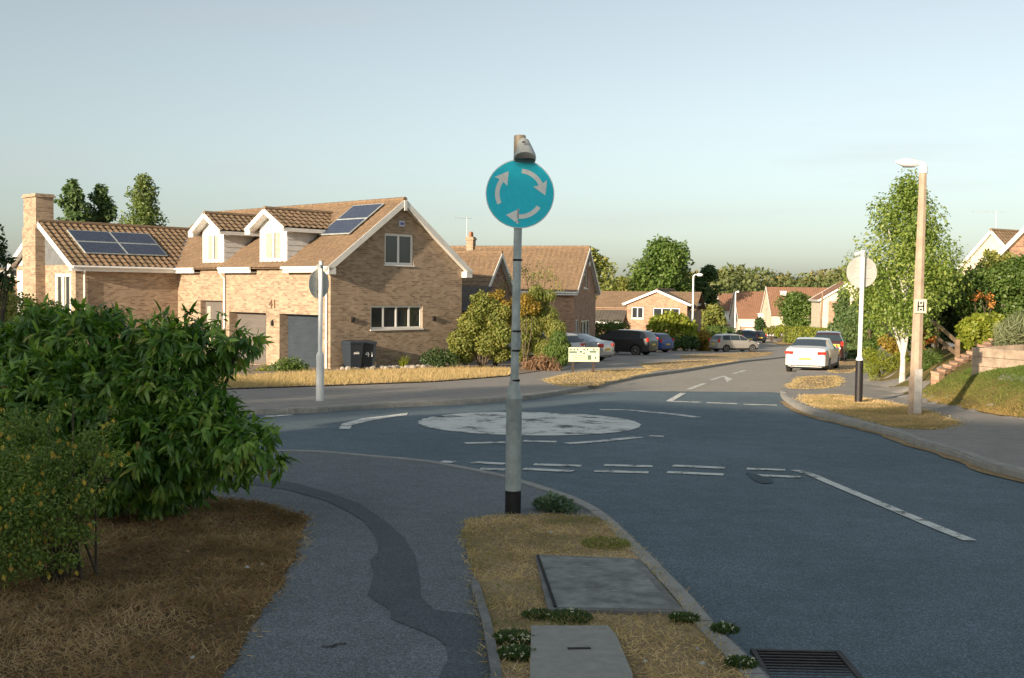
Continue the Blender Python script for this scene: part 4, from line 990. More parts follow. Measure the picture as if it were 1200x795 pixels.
# houses up on the right hand bank
Yr = 74; Xr = at(1127, Yr); zr = float(gh(Xr + 2, Yr)); ez = zat(1127, 316, Yr) - zr
tr_, _r = house('hillside_house', 'white gabled house half hidden by hedges on the right hand bank', (Xr, Yr, zr), R(-60), 4.6, 8, ez, 1.0, m_cream, m_tile, gable=[(1.7, 2.9, ez - .4, ez + .8, 2)], oh=.3)
aerial(tr_, 1.5, 1.4, ez + 1.6, ez + 4.0, 1.6, R(60))
Yr2 = 50; Xr2 = at(1181, Yr2); zr2 = float(gh(Xr2 + 2, Yr2)); ez2 = zat(1181, 296, Yr2) - zr2
house('hillside_house', 'brown tiled gable with pale edging at the right hand edge of the photo', (Xr2, Yr2, zr2), R(-60), 6.5, 8, ez2, .92, m_brickd, m_tile, gable=[(2, 3.4, ez2 - .8, ez2 + .5, 2)], oh=.3)
# roof glimpsed at the far left
house('bungalow', 'low brown roofed bungalow past the chimney wing at the left edge', (at(-70, 66), 66, -SLOPE * 66), R(20), 7, 9, 3.0, .5, m_brickd, m_tile, oh=.3, detail=False)
# unseen houses added behind the camera, placed and sized to shade the junction
def SP(s, p): return (math.cos(R(SUN_AZ)) * s + math.sin(R(SUN_AZ)) * p, math.sin(R(SUN_AZ)) * s - math.cos(R(SUN_AZ)) * p)
for i, (s, p, lab) in enumerate([(-30, 8, 'unseen two storey brick house added for shade, nearest behind the footpath'), (-30, -19.5, 'unseen two storey brick house added for shade, further along behind the footpath')]):
    q = SP(s, p); house('brick_house', lab, (q[0], q[1], float(gplane(q[1]))), R(SUN_AZ), 8.5, (21 if i == 0 else 12), 6.0, .85, m_brickd, m_tile, gable=[(2, 4, .9, 2.1, 2)], right=[(2, 4, .9, 2.1), (7, 9, .9, 2.1)], oh=.3, detail=False)  # these brick houses are unseen and added only for shade

# ------------------------------------------------------------------ sign posts and lamps
def ground_at(px, py, off=0): q = G(px, py, off); return (q[0], q[1], float(gh(*q)) + off)
m_teal = simple('sign_blue', (.0, .66, .84), .38, 0, .03, 30)
m_signwhite = simple('sign_white', (.90, .91, .87), .4, 0, .04, 20)
m_grey = simple('sign_back_grey', (.50, .50, .46), .5, .2, .08, 5, grime=.2)
m_hood = simple('hood_grey', (.45, .48, .47), .5, .1, .12, 9, grime=.3)
b0 = ground_at(601, 601)
ms = thing('roundabout_sign', 'blue roundabout sign with three white arrows on the near grey post', 'road sign', b0, 0)
PR = .036
mb = MB(); mb.lathe([(.069, .19), (.069, 1.0), (.072, 1.005), (.072, 1.02), (.045, 1.13), (.045, 1.16)], (0, 0, 0), 28); mb.build('post_base', m_steel, ms, 40)
mb = MB(); mb.lathe([(.070, -.25), (.0705, .20)], (0, 0, 0), 28); mb.build('base_band', m_black, ms, 40)
lean = lambda z: .022 * z / 3 
mb = MB(); mb.tube([(0, 0, 1.13), (lean(3.0), 0, 3.0)], PR, 22); mb.build('post', m_steel, ms, 40)
for z, rr in ((1.17, .039), (1.43, .04), (1.60, .04), (2.22, .04), (2.86, .039)):
    mb = MB(); mb.lathe([(rr, z - .008), (rr + .003, z), (rr, z + .008)], (lean(z), 0, 0), 20); mb.build('clamp_band', m_iron, ms, 30)
mb = MB(); mb.box((.038, .02, 1.52), (.03, .06, .15)); mb.build('cable_box', m_steel, ms, bevel=.004)
# sign disc
DC = (lean(2.47) - .0, -.052, 2.795); DRr = .297
DC = (.024, -.052, 2.80)
zc = zat(608.5, 228, b0[1]) - b0[2]; DC = (.03, -.052, zc)
def disc(mb, c, r, y0, y1, seg=64):
    P = [(c[0] + r * math.cos(2 * math.pi * k / seg), c[2] + r * math.sin(2 * math.pi * k / seg)) for k in range(seg)]
    mb.prism(P, y0, y1, 'y')
mb = MB(); disc(mb, DC, DRr, -.052, -.047); pl_ = mb.build('sign_plate', m_signwhite, ms)
mb = MB(); disc(mb, DC, DRr - .008, -.0545, -.0521); mb.build('sign_face', m_teal, pl_)
def arrow(th0):
    P = []; Rm, hw = .66 * DRr, .066 * DRr
    a = lambda r, t: (DC[0] + r * math.cos(R(t)), DC[2] + r * math.sin(R(t)))
    for k in range(11): P.append(a(Rm + hw, th0 - k * 6.1))
    P += [a(.885 * DRr, th0 - 58.5), a(.735 * DRr, th0 - 89), a(.435 * DRr, th0 - 57)]
    for k in range(10, -1, -1): P.append(a(Rm - hw, th0 - k * 6.1))
    bm = bmesh.new(); vs = [bm.verts.new((p[0], -.0567, p[1])) for p in P]; f_ = bm.faces.new(vs); f_.normal_update(); bmesh.ops.triangulate(bm, faces=bm.faces[:], ngon_method='EAR_CLIP')
    me = bpy.data.meshes.new('arrow'); bm.to_mesh(me); bm.free(); me.materials.append(m_signwhite); link('arrow', me, pl_)
for th in (86, -34, 206): arrow(th)
mb = MB(); mb.box((DC[0] - .015, -.0572, DC[2] - .17), (.014, .001, .085)); mb.box((DC[0] - .015, -.0572, DC[2] - .24), (.05, .001, .006)); mb.build('scratch', m_hood, pl_)
mb = MB()
for z in (DC[2] - .14, DC[2] + .14): mb.box((DC[0], -.040, z), (.34, .012, .035))
mb.build('sign_rail', m_grey, ms)
# sign light: tube behind, hood leaning forward over the plate
z0 = DC[2] + DRr
tz0, tz1 = z0 - .12, zat(608, 159, b0[1]) - b0[2]
mb = MB(); mb.tube([(.022, .0, tz0 - .1), (.022, 0, tz0), (.024, 0, tz1 - .01), (.024, 0, tz1)], [PR, .052, .052, .048], 22); mb.build('lamp_column', simple('lamp_column_tan', (.36, .30, .22), .55, .2, .1, 8), ms, 40)
mb = MB()
hx, hz = .068, z0
pr = [(.094, -.005), (.098, .012), (.092, .04), (.070, .085), (.058, .12), (.05, .15), (.03, .172), (.004, .178)]
mb.tube([(hx + (-.022 if i > 3 else .0) * (i - 3) / 3, -.085 + .012 * i, hz + z) for i, (r_, z) in enumerate(pr)], [r_ for r_, z in pr], 26)
hd = mb.build('lamp_hood', m_hood, ms, 60)
mb = MB(); mb.tube([(hx + .0, -.085, hz - .012), (hx, -.085, hz - .003)], .088, 24); mb.build('lamp_lens', m_black, hd, 40)
mb = MB(); mb.box((hx - .012, -.085 - .052, hz + .135), (.03, .012, .012)); mb.build('latch', m_black, hd)

def backsign(px, py, label, hgt, dc, dr, tiltdeg, upper_white=True, rz=0, base_h=.5, r=.038, cap=True, blackbase=True, swell=.055):
    b = ground_at(px, py); t = thing('sign_post', label, 'road sign', b, rz)
    la = math.tan(R(tiltdeg))
    mb = MB(); mb.tube([(0, 0, base_h), (0, 0, base_h + .02), (0, 0, base_h + .1), (la * hgt, 0, hgt)], [swell, swell, r, r], 16); mb.build('post', m_upvc if upper_white else m_steel, t, 40)
    mb = MB(); mb.tube([(0, 0, -.25), (0, 0, base_h + .002)], swell * 1.02, 16); mb.build('post_base', m_black if blackbase else m_steel, t, 40)
    mb = MB(); disc(mb, (la * dc, 0, dc), dr, .05, .056, 40); sp = mb.build('sign_plate', m_grey, t)
    for k in (-.35, .3):
        mb = MB(); mb.box((la * dc, .044, dc + dr * k), (dr * 1.15, .012, .03)); mb.build('sign_rail', m_hood, sp)
    if cap:
        mb = MB(); mb.tube([(la * hgt, 0, hgt - .02), (la * hgt, 0, hgt + .13)], r * 1.3, 14); mb.tube([(la * hgt - .02, .03, hgt + .08), (la * hgt - .16, .1, hgt + .02)], [.05, .06], 12); mb.build('lamp_head', m_hood, t, 40)
    return t
B1 = ground_at(1006, 472)
backsign(1006, 472, 'white post with black foot carrying a grey round plate seen from behind', zat(1010, 300, B1[1]) - B1[2], zat(1010, 319, B1[1]) - B1[2], .36, .35, True, R(3), .98, .05, swell=.085)
B2 = ground_at(375, 470)
t_ = backsign(375, 470, 'white post before the garages, its round grey plate turned nearly edge on', zat(376, 315, B2[1]) - B2[2], zat(374, 333, B2[1]) - B2[2], .32, .25, True, R(58), .98, .048, blackbase=False, swell=.085, cap=False)
mb = MB(); mb.tube([(.02, 0, zat(376, 316, B2[1]) - B2[2] - .03), (.02, .0, zat(376, 306, B2[1]) - B2[2])], .05, 12); mb.tube([(.0, 0, zat(376, 312, B2[1]) - B2[2]), (-.42, -.32, zat(376, 313.5, B2[1]) - B2[2])], [.03, .05], 10); mb.build('lamp_head', m_hood, t_, 40)
for ch in t_.children:
    if ch.name.startswith('post_base'): ch.data.materials[0] = m_upvc

# concrete lamp column with hydrant plate
B3 = ground_at(1072, 486); LH = zat(1073, 202, B3[1]) - B3[2]
m_col = simple('column_concrete', (.42, .32, .235), .85, 0, .1, 5, .2, grime=.15)
lc = thing('street_lamp', 'tan concrete lamp column with white lantern and H hydrant plate', 'street lamp', B3, 0)
def prism8(mb, z0, z1, r0, r1, off0=(0, 0), off1=(0, 0)): mb.tube([(off0[0], off0[1], z0), (off1[0], off1[1], z1)], [r0, r1], 8)
mb = MB(); prism8(mb, -.3, .75, .14, .135); prism8(mb, .75, LH, .118, .072, (0, 0), (.03, 0)); mb.build('column', m_col, lc, 20)
mb = MB(); mb.box((.0, -.134, .48), (.15, .012, .88)); mb.build('base_panel', simple('pale_concrete', (.55, .52, .48), .8, 0, .12, 6, .1, grime=.5), lc)
mb = MB(); mb.tube([(.03, 0, LH - .02), (.03, 0, LH + .1), (0, 0, LH + .17), (-.1, 0, LH + .18)], [.085, .08, .055, .045], 12)
mb.tube([(-.08, 0, LH + .175), (-.14, 0, LH + .175), (-.38, -.0, LH + .19), (-.52, 0, LH + .2)], [.04, .085, .075, .02], 14); ln = mb.build('lantern', m_upvc, lc, 50)
mb = MB(); mb.box((-.27, 0, LH + .108), (.2, .12, .03)); mb.build('diffuser', simple('lamp_diffuser', (.2, .2, .2), .2), ln, bevel=.01)
pz = zat(1073, 359, B3[1]) - B3[2]
mb = MB(); mb.box((.01, -.125, pz), (.24, .012, .275)); hp = mb.build('hydrant_plate', simple('plate_cream', (.80, .74, .56), .4, 0, .02), lc, bevel=.004)
mb = MB(); m_ink = simple('ink_black', (.02, .02, .02), .5)
for a in ((-.055, 0, .028, .20), (.055, 0, .028, .20), (0, 0, .11, .028)): mb.box((.01 + a[0], -.133, pz + a[1]), (a[2], .003, a[3]))
mb.build('letter_h', m_ink, hp)
mb = MB()
for k in (-.088, .088): mb.box((.01, -.133, pz + k * .75), (.045, .003, .035))
for (a, b, c, d) in ((0, .126, .215, .006), (0, -.126, .215, .006), (-.107, 0, .006, .25), (.107, 0, .006, .25)): mb.box((.01 + a, -.1325, pz + b), (c, .002, d))
mb.build('plate_border', m_ink, hp)
def farlamp(px, py, top_y, label, arm=(.5, 0), r=.06, mat=None):
    b = ground_at(px, py); h = zat(px, top_y, b[1]) - b[2]; t = thing('street_lamp', label, 'street lamp', b, 0, 'white lamp columns along the street')
    mb = MB(); mb.tube([(0, 0, -.2), (0, 0, .9), (0, 0, .95), (0, 0, h - .15), (arm[0] * .2, arm[1] * .2, h), (arm[0] * .6, arm[1], h)], [r * 1.5, r * 1.5, r, r * .75, r * .6, r * .6], 10); mb.build('column', mat or m_upvc, t, 40)
    mb = MB(); mb.tube([(arm[0] * .5, arm[1], h), (arm[0] * .7, arm[1], h), (arm[0] * 1.2, arm[1], h - .02), (arm[0] * 1.4, arm[1], h)], [r * .6, r * 1.6, r * 1.5, r * .5], 10); mb.build('lantern', m_upvc, t, 40)
farlamp(811, 411, 322, 'white street lamp rising in front of the big leafy trees', (.55, 0), .085)
farlamp(893, 393, 356, 'distant white street lamp between the steep roofed houses', (-.75, 0), .1)
farlamp(861, 397, 342, 'tall plain white post behind the silver hatchback', (.35, 0), .1)
b = ground_at(963, 389); pp = tag(MB().tube([(0, 0, -.3), (0, 0, 3.0), (.1, 0, 6.0)], [.15, .12, .1], 8).build('utility_pole', m_wood, None, 40), 'thin leaning wooden pole standing behind the clipped hedges', 'pole'); pp.location = (at(963, 120), 120, float(gplane(120)))

# ------------------------------------------------------------------ covers, grate, street name board, bins
def slab(name, P, top, th, mat, parent=None):
    bm = bmesh.new(); vs = [bm.verts.new((p[0], p[1], float(gh(*p)) + top)) for p in P]; f = bm.faces.new(vs); f.normal_update()
    if f.normal.z < 0: f.normal_flip()
    r = bmesh.ops.extrude_face_region(bm, geom=[f]); 
    for v in [x for x in r['geom'] if isinstance(x, bmesh.types.BMVert)]: v.co.z -= th
    bmesh.ops.recalc_face_normals(bm, faces=bm.faces)
    me = bpy.data.meshes.new(name); bm.to_mesh(me); bm.free(); me.materials.append(mat); return link(name, me, parent)
def rootmesh(label, cat, name, P): return thing(name, label, cat, (0, 0, 0))
cv = thing('inspection_cover', 'large grey concrete inspection cover set in the dry grass island', 'manhole cover', (big[0][0], big[0][1], float(gh(*big[0]))))
def rel(P, t): return [(p[0] - t.location.x, p[1] - t.location.y) for p in P]
def slab_on(name, P, top, th, mat, t):
    o = slab(name, P, top, th, mat); o.parent = t; o.location = (-t.location.x, -t.location.y, -t.location.z); return o
inner = [G(*p) for p in [(632, 656.5), (742, 661), (790, 720.5), (653, 718)]]
frame_ = [G(*p) for p in [(627, 654.5), (748.5, 659.5), (803, 722.5), (642, 720)]]
slab_on('frame', frame_, .028, .05, m_edging, cv); slab_on('lid', inner, .032, .05, simple('old_slab', (.25, .26, .24), .85, 0, .25, 7, .5, grime=.7), cv)
mb = MB(); a, b = inner[0], inner[3]; mb.beam((a[0] - .012, a[1], float(gh(*a)) + .034), (b[0] - .012, b[1], float(gh(*b)) + .034), .014, .008); o = mb.build('joint', m_dark); o.parent = cv; o.location = -cv.location
mb = MB()
for (x0, y0, x1, y1) in ((680, 669.5, 702, 670.5), (703, 701, 735, 696), (690, 705, 712, 702)):
    p, q = G(x0, y0), G(x1, y1); mb.beam((p[0], p[1], float(gh(*p)) + .0325), (q[0], q[1], float(gh(*q)) + .0325), .022, .003)
o = mb.build('scrape', simple('scrape_pale', (.30, .30, .26), .9, 0, .2, 20), cv); o.location = -cv.location
cv2 = thing('inspection_cover', 'smaller pale concrete cover with a dark slot, at the bottom edge', 'manhole cover', (sm[0][0], sm[0][1], float(gh(*sm[0]))))
slab_on('lid', sm, .032, .06, simple('new_slab', (.33, .325, .285), .85, 0, .08, 14, .5), cv2)
p, q = G(665, 768), G(692, 767.5); mb = MB(); mb.beam((p[0], p[1], float(gh(*p)) + .034), (q[0], q[1], float(gh(*q)) + .034), .022, .006); o = mb.build('slot', m_iron, cv2); o.location = -cv2.location
# gully grate
gp = G(884, 766, RO); gz_ = float(gh(*gp)) + RO; GW, GL = .42, .45
gr = thing('gully_grate', 'rusty iron gully grate in the road beside the kerb', 'drain grate', (gp[0], gp[1] - GL, gz_), R(-1.5))
mb = MB(); mb.bx(-.01, GW, 0, GL, -.004, .003); mb.build('gully_pit', m_dark, gr)
mb = MB(); mb.bx(-.03, 0, -.03, GL + .03, -.02, .018); mb.bx(GW, GW + .035, -.03, GL + .03, -.02, .018); mb.bx(0, GW, GL, GL + .03, -.02, .016); mb.bx(0, GW, -.03, 0, -.02, .016); mb.build('frame', m_iron, gr, bevel=.003)
mb = MB()
for k in range(10): y = .024 + k * .0445; mb.bx(0, GW, y - .011, y + .011, -.012, .014)
mb.build('bars', m_iron, gr, bevel=.003)
# street name board
q0 = ground_at(684, 437); nb = thing('street_name_board', 'low cream street name board on two short posts on the far verge', 'street sign', q0, R(8))
m_board = simple('board_cream', (.62, .66, .50), .5, 0, .04, 5, grime=.1); m_boardgreen = simple('board_green', (.10, .16, .10), .5)
W2, HB = .95, .44
mb = MB(); mb.box((0, 0, .56), (W2, .02, HB)); bd = mb.build('board', m_board, nb, bevel=.004)
for x in (-.33, .30):
    mb = MB(); mb.bx(x - .035, x + .035, .012, .07, -.3, .62); mb.build('post', simple('post_dark_wood', (.06, .045, .035), .8), nb)
rr_ = random.Random(5); mb = MB()
for k in range(9):
    x = -.40 + k * .1
    if k not in (3, 6): mb.box((x, -.0115, .715), (rr_.uniform(.03, .05), .003, .055))
for (x, w2, z) in ((-.33, .22, .635), (.27, .2, .645), (0, .05, .60), (-.1, .08, .645)): mb.box((x, -.0115, z), (w2, .003, .05))
for z in (.53, .47, .42): mb.box((-.13, -.0115, z), (.5, .003, .012))
mb.box((.17, -.0115, .47), (.1, .003, .14)); mb.box((.35, -.0115, .46), (.04, .003, .08)); mb.box((-.455, -.0115, .56), (.012, .003, .38))
mb.build('lettering', m_boardgreen, bd)
nb.scale = (1.25, 1.0, 1.22)
# wheelie bins at the gable
def bin_(s, d, label, num=None, rz=0):
    A = Vector((math.cos(AZ), math.sin(AZ), 0)); Nn = Vector((A.y, -A.x, 0)); p = Vector((A0[0], A0[1], 0)) + A * s + Nn * d
    t = thing('wheelie_bin', label, 'bin', (p.x, p.y, float(gh(p.x, p.y)) + .02), AZ + rz, 'wheelie bins by the gable wall')
    mb = MB(); P = []
    for z, w_, d_ in ((.06, .44, .50), (.12, .46, .52), (.92, .56, .68), (.97, .60, .72), (1.0, .60, .72)): P += [(-w_ / 2, -d_ / 2, z), (w_ / 2, -d_ / 2, z), (w_ / 2, d_ / 2, z), (-w_ / 2, d_ / 2, z)]
    mb.add(P, [(i * 4 + k, i * 4 + (k + 1) % 4, i * 4 + 4 + (k + 1) % 4, i * 4 + 4 + k) for i in range(4) for k in range(4)] + [(3, 2, 1, 0), (16, 17, 18, 19)])
    mb.build('body', m_bin, t)
    mb = MB(); mb.add([(-.31, -.38, 1.0), (.31, -.38, 1.0), (.31, .34, 1.0), (-.31, .34, 1.0), (-.29, -.34, 1.05), (.29, -.34, 1.05), (.27, .30, 1.09), (-.27, .30, 1.09)], [(0, 3, 2, 1), (4, 5, 6, 7), (0, 1, 5, 4), (1, 2, 6, 5), (2, 3, 7, 6), (3, 0, 4, 7)]); mb.tube([(-.26, .40, 1.02), (.26, .40, 1.02)], .018, 8); mb.build('lid', m_bin, t, bevel=.01)
    for x in (-.25, .25): mb = MB(); mb.tube([(x - .03, .28, .10), (x + .03, .28, .10)], .10, 14); mb.build('wheel', m_black, t, 40)
    if num:
        me = text_mesh('41', .36, .003); me.materials.append(m_signwhite); o = link('number', me, t); o.location = (0.02, -.318, .58); o.rotation_euler = (R(84), 0, 0)
    else:
        mb = MB()
        for k in range(4): mb.box((-.09 + k * .06, -.312, .66), (.04, .004, .05))
        mb.box((0, -.309, .60), (.24, .004, .03)); mb.build('label_patch', m_signwhite, t)
m_bin = simple('bin_plastic', (.025, .035, .048), .45, 0, .08, 4)
bin_(.62, .55, 'dark wheelie bin with small pale label, nearer the corner', None, R(-8)); bin_(1.35, .50, 'dark wheelie bin with big white 41, nearer the windows', True, R(-20))

# ------------------------------------------------------------------ plants
lf = {}
lf['peach'] = leafmat('peach_leaves', (0.033, 0.090, 0.013), (0.097, 0.216, 0.027), (0.355, 0.515, 0.089), .38, .3, .55, end=(.34, .24, .07))
lf['pod'] = leafmat('broom_leaves', (0.071, 0.131, 0.030), (0.150, 0.231, 0.048), (0.380, 0.459, 0.101), .5, .3)
lf['yellow'] = leafmat('yellow_pods', (.62, .42, .06), (.70, .50, .12), (.45, .28, .05), .5, .3)
lf['olive'] = leafmat('olive_leaves', (0.126, 0.169, 0.043), (0.209, 0.238, 0.055), (0.386, 0.345, 0.102), .55, .35)
lf['lime'] = leafmat('lime_leaves', (0.143, 0.187, 0.028), (0.241, 0.287, 0.034), (0.396, 0.396, 0.072), .5, .4)
lf['gold'] = leafmat('golden_leaves', (.20, .17, .03), (.30, .23, .04), (.42, .26, .06), .5, .4)
lf['mid'] = leafmat('mid_green_leaves', (0.063, 0.119, 0.028), (0.105, 0.175, 0.036), (0.182, 0.238, 0.056), .5, .35)
lf['dark'] = leafmat('dark_green_leaves', (0.030, 0.065, 0.022), (0.047, 0.095, 0.027), (0.095, 0.135, 0.041), .5, .25)
lf['birch'] = leafmat('birch_leaves', (0.105, 0.168, 0.035), (0.193, 0.274, 0.056), (0.397, 0.435, 0.113), .45, .4)
lf['conifer'] = leafmat('conifer_leaves', (0.060, 0.111, 0.037), (0.093, 0.153, 0.048), (0.153, 0.187, 0.068), .6, .2)
lf['poplar'] = leafmat('poplar_leaves', (0.098, 0.147, 0.049), (0.140, 0.196, 0.056), (0.210, 0.238, 0.084), .5, .35)
lf['silver'] = leafmat('silver_green_blades', (.16, .20, .11), (.22, .26, .14), (.32, .33, .18), .6, .3)
lf['red'] = leafmat('red_brown_blades', (.22, .05, .03), (.30, .10, .045), (.34, .19, .08), .6, .3)
lf['orange'] = leafmat('orange_flowers', (.55, .17, .04), (.6, .25, .06), (.5, .30, .1), .6, .3)
lf['thistle'] = leafmat('thistle_leaves', (.10, .16, .12), (.15, .22, .16), (.22, .29, .2), .6, .3)
lf['clover'] = leafmat('clover_leaves', (.04, .085, .02), (.06, .11, .025), (.10, .14, .04), .6, .3)
lf['white'] = leafmat('white_flowers', (.6, .58, .5), (.7, .68, .6), (.75, .72, .62), .7, .3)
lf['brown'] = leafmat('dead_fronds', (.16, .09, .05), (.24, .14, .08), (.32, .20, .11), .8, .2)
lf['wood'] = leafmat('woodland_leaves', (0.081, 0.115, 0.040), (0.127, 0.149, 0.046), (0.218, 0.190, 0.069), .6, .2)

def wp(px, py, Y): q = CP + ray(px, py) * Y; return Vector((float(q[0]), float(q[1]), float(q[2])))
def tufts(name, blobs, nt_, per, L, mat, parent, rng, droop=.55, wr=1., spread=.8, tpl='lance', shell=.75):
    P, N, d = blobpts(blobs, nt_, shell, rng); P = np.repeat(P, per, 0); N = np.repeat(N, per, 0); n = len(P)
    A = unit(N * .75 + rdir(n, rng) * spread + np.array([0, 0, -droop])); Nn = unit(rdir(n, rng) * .5 + N * .6 + np.array([0, 0, .6]))
    P = P + rdir(n, rng) * L * .25; ll = L * (.65 + .6 * rng.random(n))
    t = np.clip(np.repeat(rng.random(nt_), per) * .6 + rng.random(n) * .45, 0, 1)
    return leafset(name, P, A, Nn, ll, ll * wr, mat, parent, tpl, t)

# big peach-leaved bush beside the path
base = Vector((*G(205, 592), 0)); base.z = float(gh(base.x, base.y))
pb = thing('leafy_bush', 'large dark green bush with long drooping leaves beside the path', 'bush', base)
BL = [(60, 425, 9.6, .50), (112, 405, 9.3, .36), (160, 418, 9.1, .34), (208, 408, 8.9, .28), (246, 410, 8.8, .22), (280, 405, 8.7, .15), (296, 393, 8.7, .08), (140, 462, 8.9, .45), (200, 455, 8.7, .34), (236, 470, 8.6, .22), (70, 480, 8.9, .55),
      (248, 508, 8.4, .30), (288, 520, 8.3, .20), (312, 530, 8.3, .11), (270, 545, 8.3, .16), (200, 525, 8.5, .42), (140, 535, 8.7, .42), (225, 565, 8.6, .15), (172, 570, 8.8, .24), (0, 440, 9.7, .55), (-70, 450, 9.9, .7), (0, 520, 9.2, .6), (-80, 540, 9.2, .7), (110, 590, 9.0, .25), (190, 588, 8.9, .12), (60, 570, 9., .4), (-140, 520, 9.6, .8), (86, 372, 9.3, .10), (152, 372, 9.2, .09), (128, 368, 9.4, .07), (226, 374, 8.9, .08), (262, 380, 8.8, .07), (318, 505, 8.3, .07), (326, 545, 8.3, .06), (300, 560, 8.3, .07), (180, 378, 9.1, .08), (48, 366, 9.5, .1), (285, 495, 8.4, .07)]
rng = np.random.default_rng(4)
blobs = [(tuple(wp(a, b, c) - base), (r, r, r * .82)) for a, b, c, r in BL]
tufts('foliage', blobs, 4600, 11, .122, lf['peach'], pb, rng, .62, .9)
mb = MB()
for i in (0, 2, 3, 4, 7, 8, 11, 12, 15, 16, 19, 21, 20, 5):
    c = Vector(blobs[i][0]); s = Vector((rng.uniform(-.12, .12), rng.uniform(-.1, .1), -.1)); m = s.lerp(c, .5) + Vector((0, 0, .12)); mb.tube([s, m, c], [.035, .022, .007], 7)
mb.build('stem', m_bark, pb, 40)
def px_shrub(name, label, pxs, Y, mat, L, nleaf, seed, r, base_py=None, cat='shrub', group=None, tpl='oval', wr=1., droop=.1, up=.4, shell=.5):
    """blobs given as (column, row, radius in px) at depth Y"""
    b = wp(r[0], r[1], Y); b.z = float(gh(b.x, b.y)); sc = Y / FPX
    bl = []
    for k, q in enumerate(pxs):
        dy = (q[3] if len(q) > 3 else ((k * 37) % 7 - 3) / 3 * .6) * q[2] * sc
        c = wp(q[0], q[1], Y + dy) - b; bl.append(((c.x, c.y, c.z), (q[2] * sc, q[2] * sc, q[2] * sc * .9)))
    t = thing(name, label, cat, b, 0, group); rg = np.random.default_rng(seed)
    foliage('foliage', bl, nleaf, L, mat, t, tpl, wr, droop, shell, rg, up, zmin=None)
    mb = MB(); stems(mb, (0, 0, 0), [q[0] for q in bl[:10]], .03 * max(1, Y / 40), rg); mb.build('stem', m_bark, t, 40)
    return t
px_shrub('hedge_shrub', 'fine-leaved sunlit shrub behind the big bush at the left edge', [(20, 372, 30), (60, 372, 20), (-20, 380, 40), (85, 385, 14), (40, 395, 26), (5, 345, 14), (100, 372, 10), (130, 380, 12)], 13.5, lf['olive'], .05, 9000, 6, (30, 430))
px_shrub('tall_twigs', 'sprig of dark leaves rising against the sky at the left edge', [(2, 285, 7), (8, 305, 8), (-6, 270, 9), (4, 325, 12), (-8, 300, 14), (10, 333, 9)], 11, lf['dark'], .05, 700, 7, (-20, 500), cat='branch', shell=.1)
# yellow podded shrub
bb_ = wp(60, 660, 6.6); bb_.z = float(gh(bb_.x, bb_.y))
yb = thing('yellow_podded_shrub', 'airy shrub dotted with yellow pods in the lower left corner', 'shrub', bb_)
YL = [(15, 560, 6.5, .24), (65, 545, 6.7, .2), (105, 520, 6.8, .13), (60, 600, 6.5, .22), (10, 625, 6.3, .22), (100, 580, 6.6, .14), (128, 500, 6.9, .06), (35, 505, 6.9, .18), (-30, 580, 6.5, .3), (-20, 520, 6.8, .3), (118, 545, 6.7, .1), (60, 480, 7.2, .05), (85, 470, 7.2, .05), (130, 480, 7.1, .04), (0, 660, 6.2, .15), (75, 625, 6.4, .08), (140, 535, 6.7, .06), (40, 650, 6.3, .16), (80, 655, 6.4, .09), (100, 625, 6.5, .10), (20, 600, 6.3, .2)]
bl = [(tuple(wp(a, b, c) - bb_), (r, r, r * .9)) for a, b, c, r in YL]; rng = np.random.default_rng(9)
foliage('foliage', bl, 23000, .024, lf['pod'], yb, 'oval', .8, .2, .1, rng, .3)
P, N, d = blobpts(bl, 330, .85, rng); n = len(P)
leafset('pods', P, unit(rdir(n, rng) * .3 + np.array([0, 0, -1.])), rdir(n, rng), .04, .045, lf['yellow'], yb)['kind'] = 'stuff'
mb = MB(); stems(mb, (0, 0, 0), [q[0] for q in bl], .009, rng); stems(mb, (.18, .1, 0), [bl[k][0] for k in (1, 2, 5, 6, 10, 12)], .009, rng); mb.build('stem', m_bark, yb, 40)
# weed at the foot of the sign, clover and small flowers in the grass
def weed(px, py, label, n, L, spread, hgt, mat, cat='weed', name='weed', flowers=0, seed=1, group=None):
    x, y = G(px, py); b = (x, y, float(gh(x, y))); t = thing(name, label, cat, b, 0, group); rg = np.random.default_rng(seed)
    a = rg.uniform(0, 6.283, n); q = np.sqrt(rg.random(n)); P = np.stack([np.cos(a) * q * spread, np.sin(a) * q * spread * 1.1, rg.random(n) * hgt * (1 - q * .6) + .012], 1)
    A = unit(np.stack([np.cos(a), np.sin(a), np.full(n, .7)], 1) + rdir(n, rg) * .8); ll = L * (.5 + rg.random(n))
    leafset('leaves', P, A, unit(rdir(n, rg) * .6 + np.array([0, 0, 1.])), ll, ll * .8, mat, t, 'oval')
    if flowers:
        a = rg.uniform(0, 6.283, flowers); q = np.sqrt(rg.random(flowers)) * spread; P = np.stack([np.cos(a) * q, np.sin(a) * q * 1.1, np.full(flowers, hgt * .9 + .015)], 1)
        P = np.repeat(P, 6, 0) + rg.normal(0, .003, (flowers * 6, 3)); leafset('flowers', P, rdir(len(P), rg), rdir(len(P), rg), .010, .012, lf['white'], t)
    return t
weed(648, 598, 'pale blue-green thistle-like weed growing at the foot of the sign', 900, .05, .15, .13, lf['thistle'], name='thistle', seed=2)
weed(664, 600, 'small pale weed trailing right of the thistle clump', 260, .04, .11, .05, lf['thistle'], name='weed', seed=3)
CG = 'clover clumps in the dry grass island'
weed(601, 752, 'clover clump with white flowers left of the pale cover', 1500, .018, .10, .025, lf['clover'], 'clover', 'clover_clump', 14, 4, CG)
weed(606, 770, 'clover clump with white flowers at bottom, nearer than its neighbour', 1100, .018, .09, .022, lf['clover'], 'clover', 'clover_clump', 9, 5, CG)
weed(668, 727, 'flat green clover strip between the two concrete covers', 1100, .016, .12, .02, lf['clover'], 'clover', 'clover_clump', 5, 6, CG)
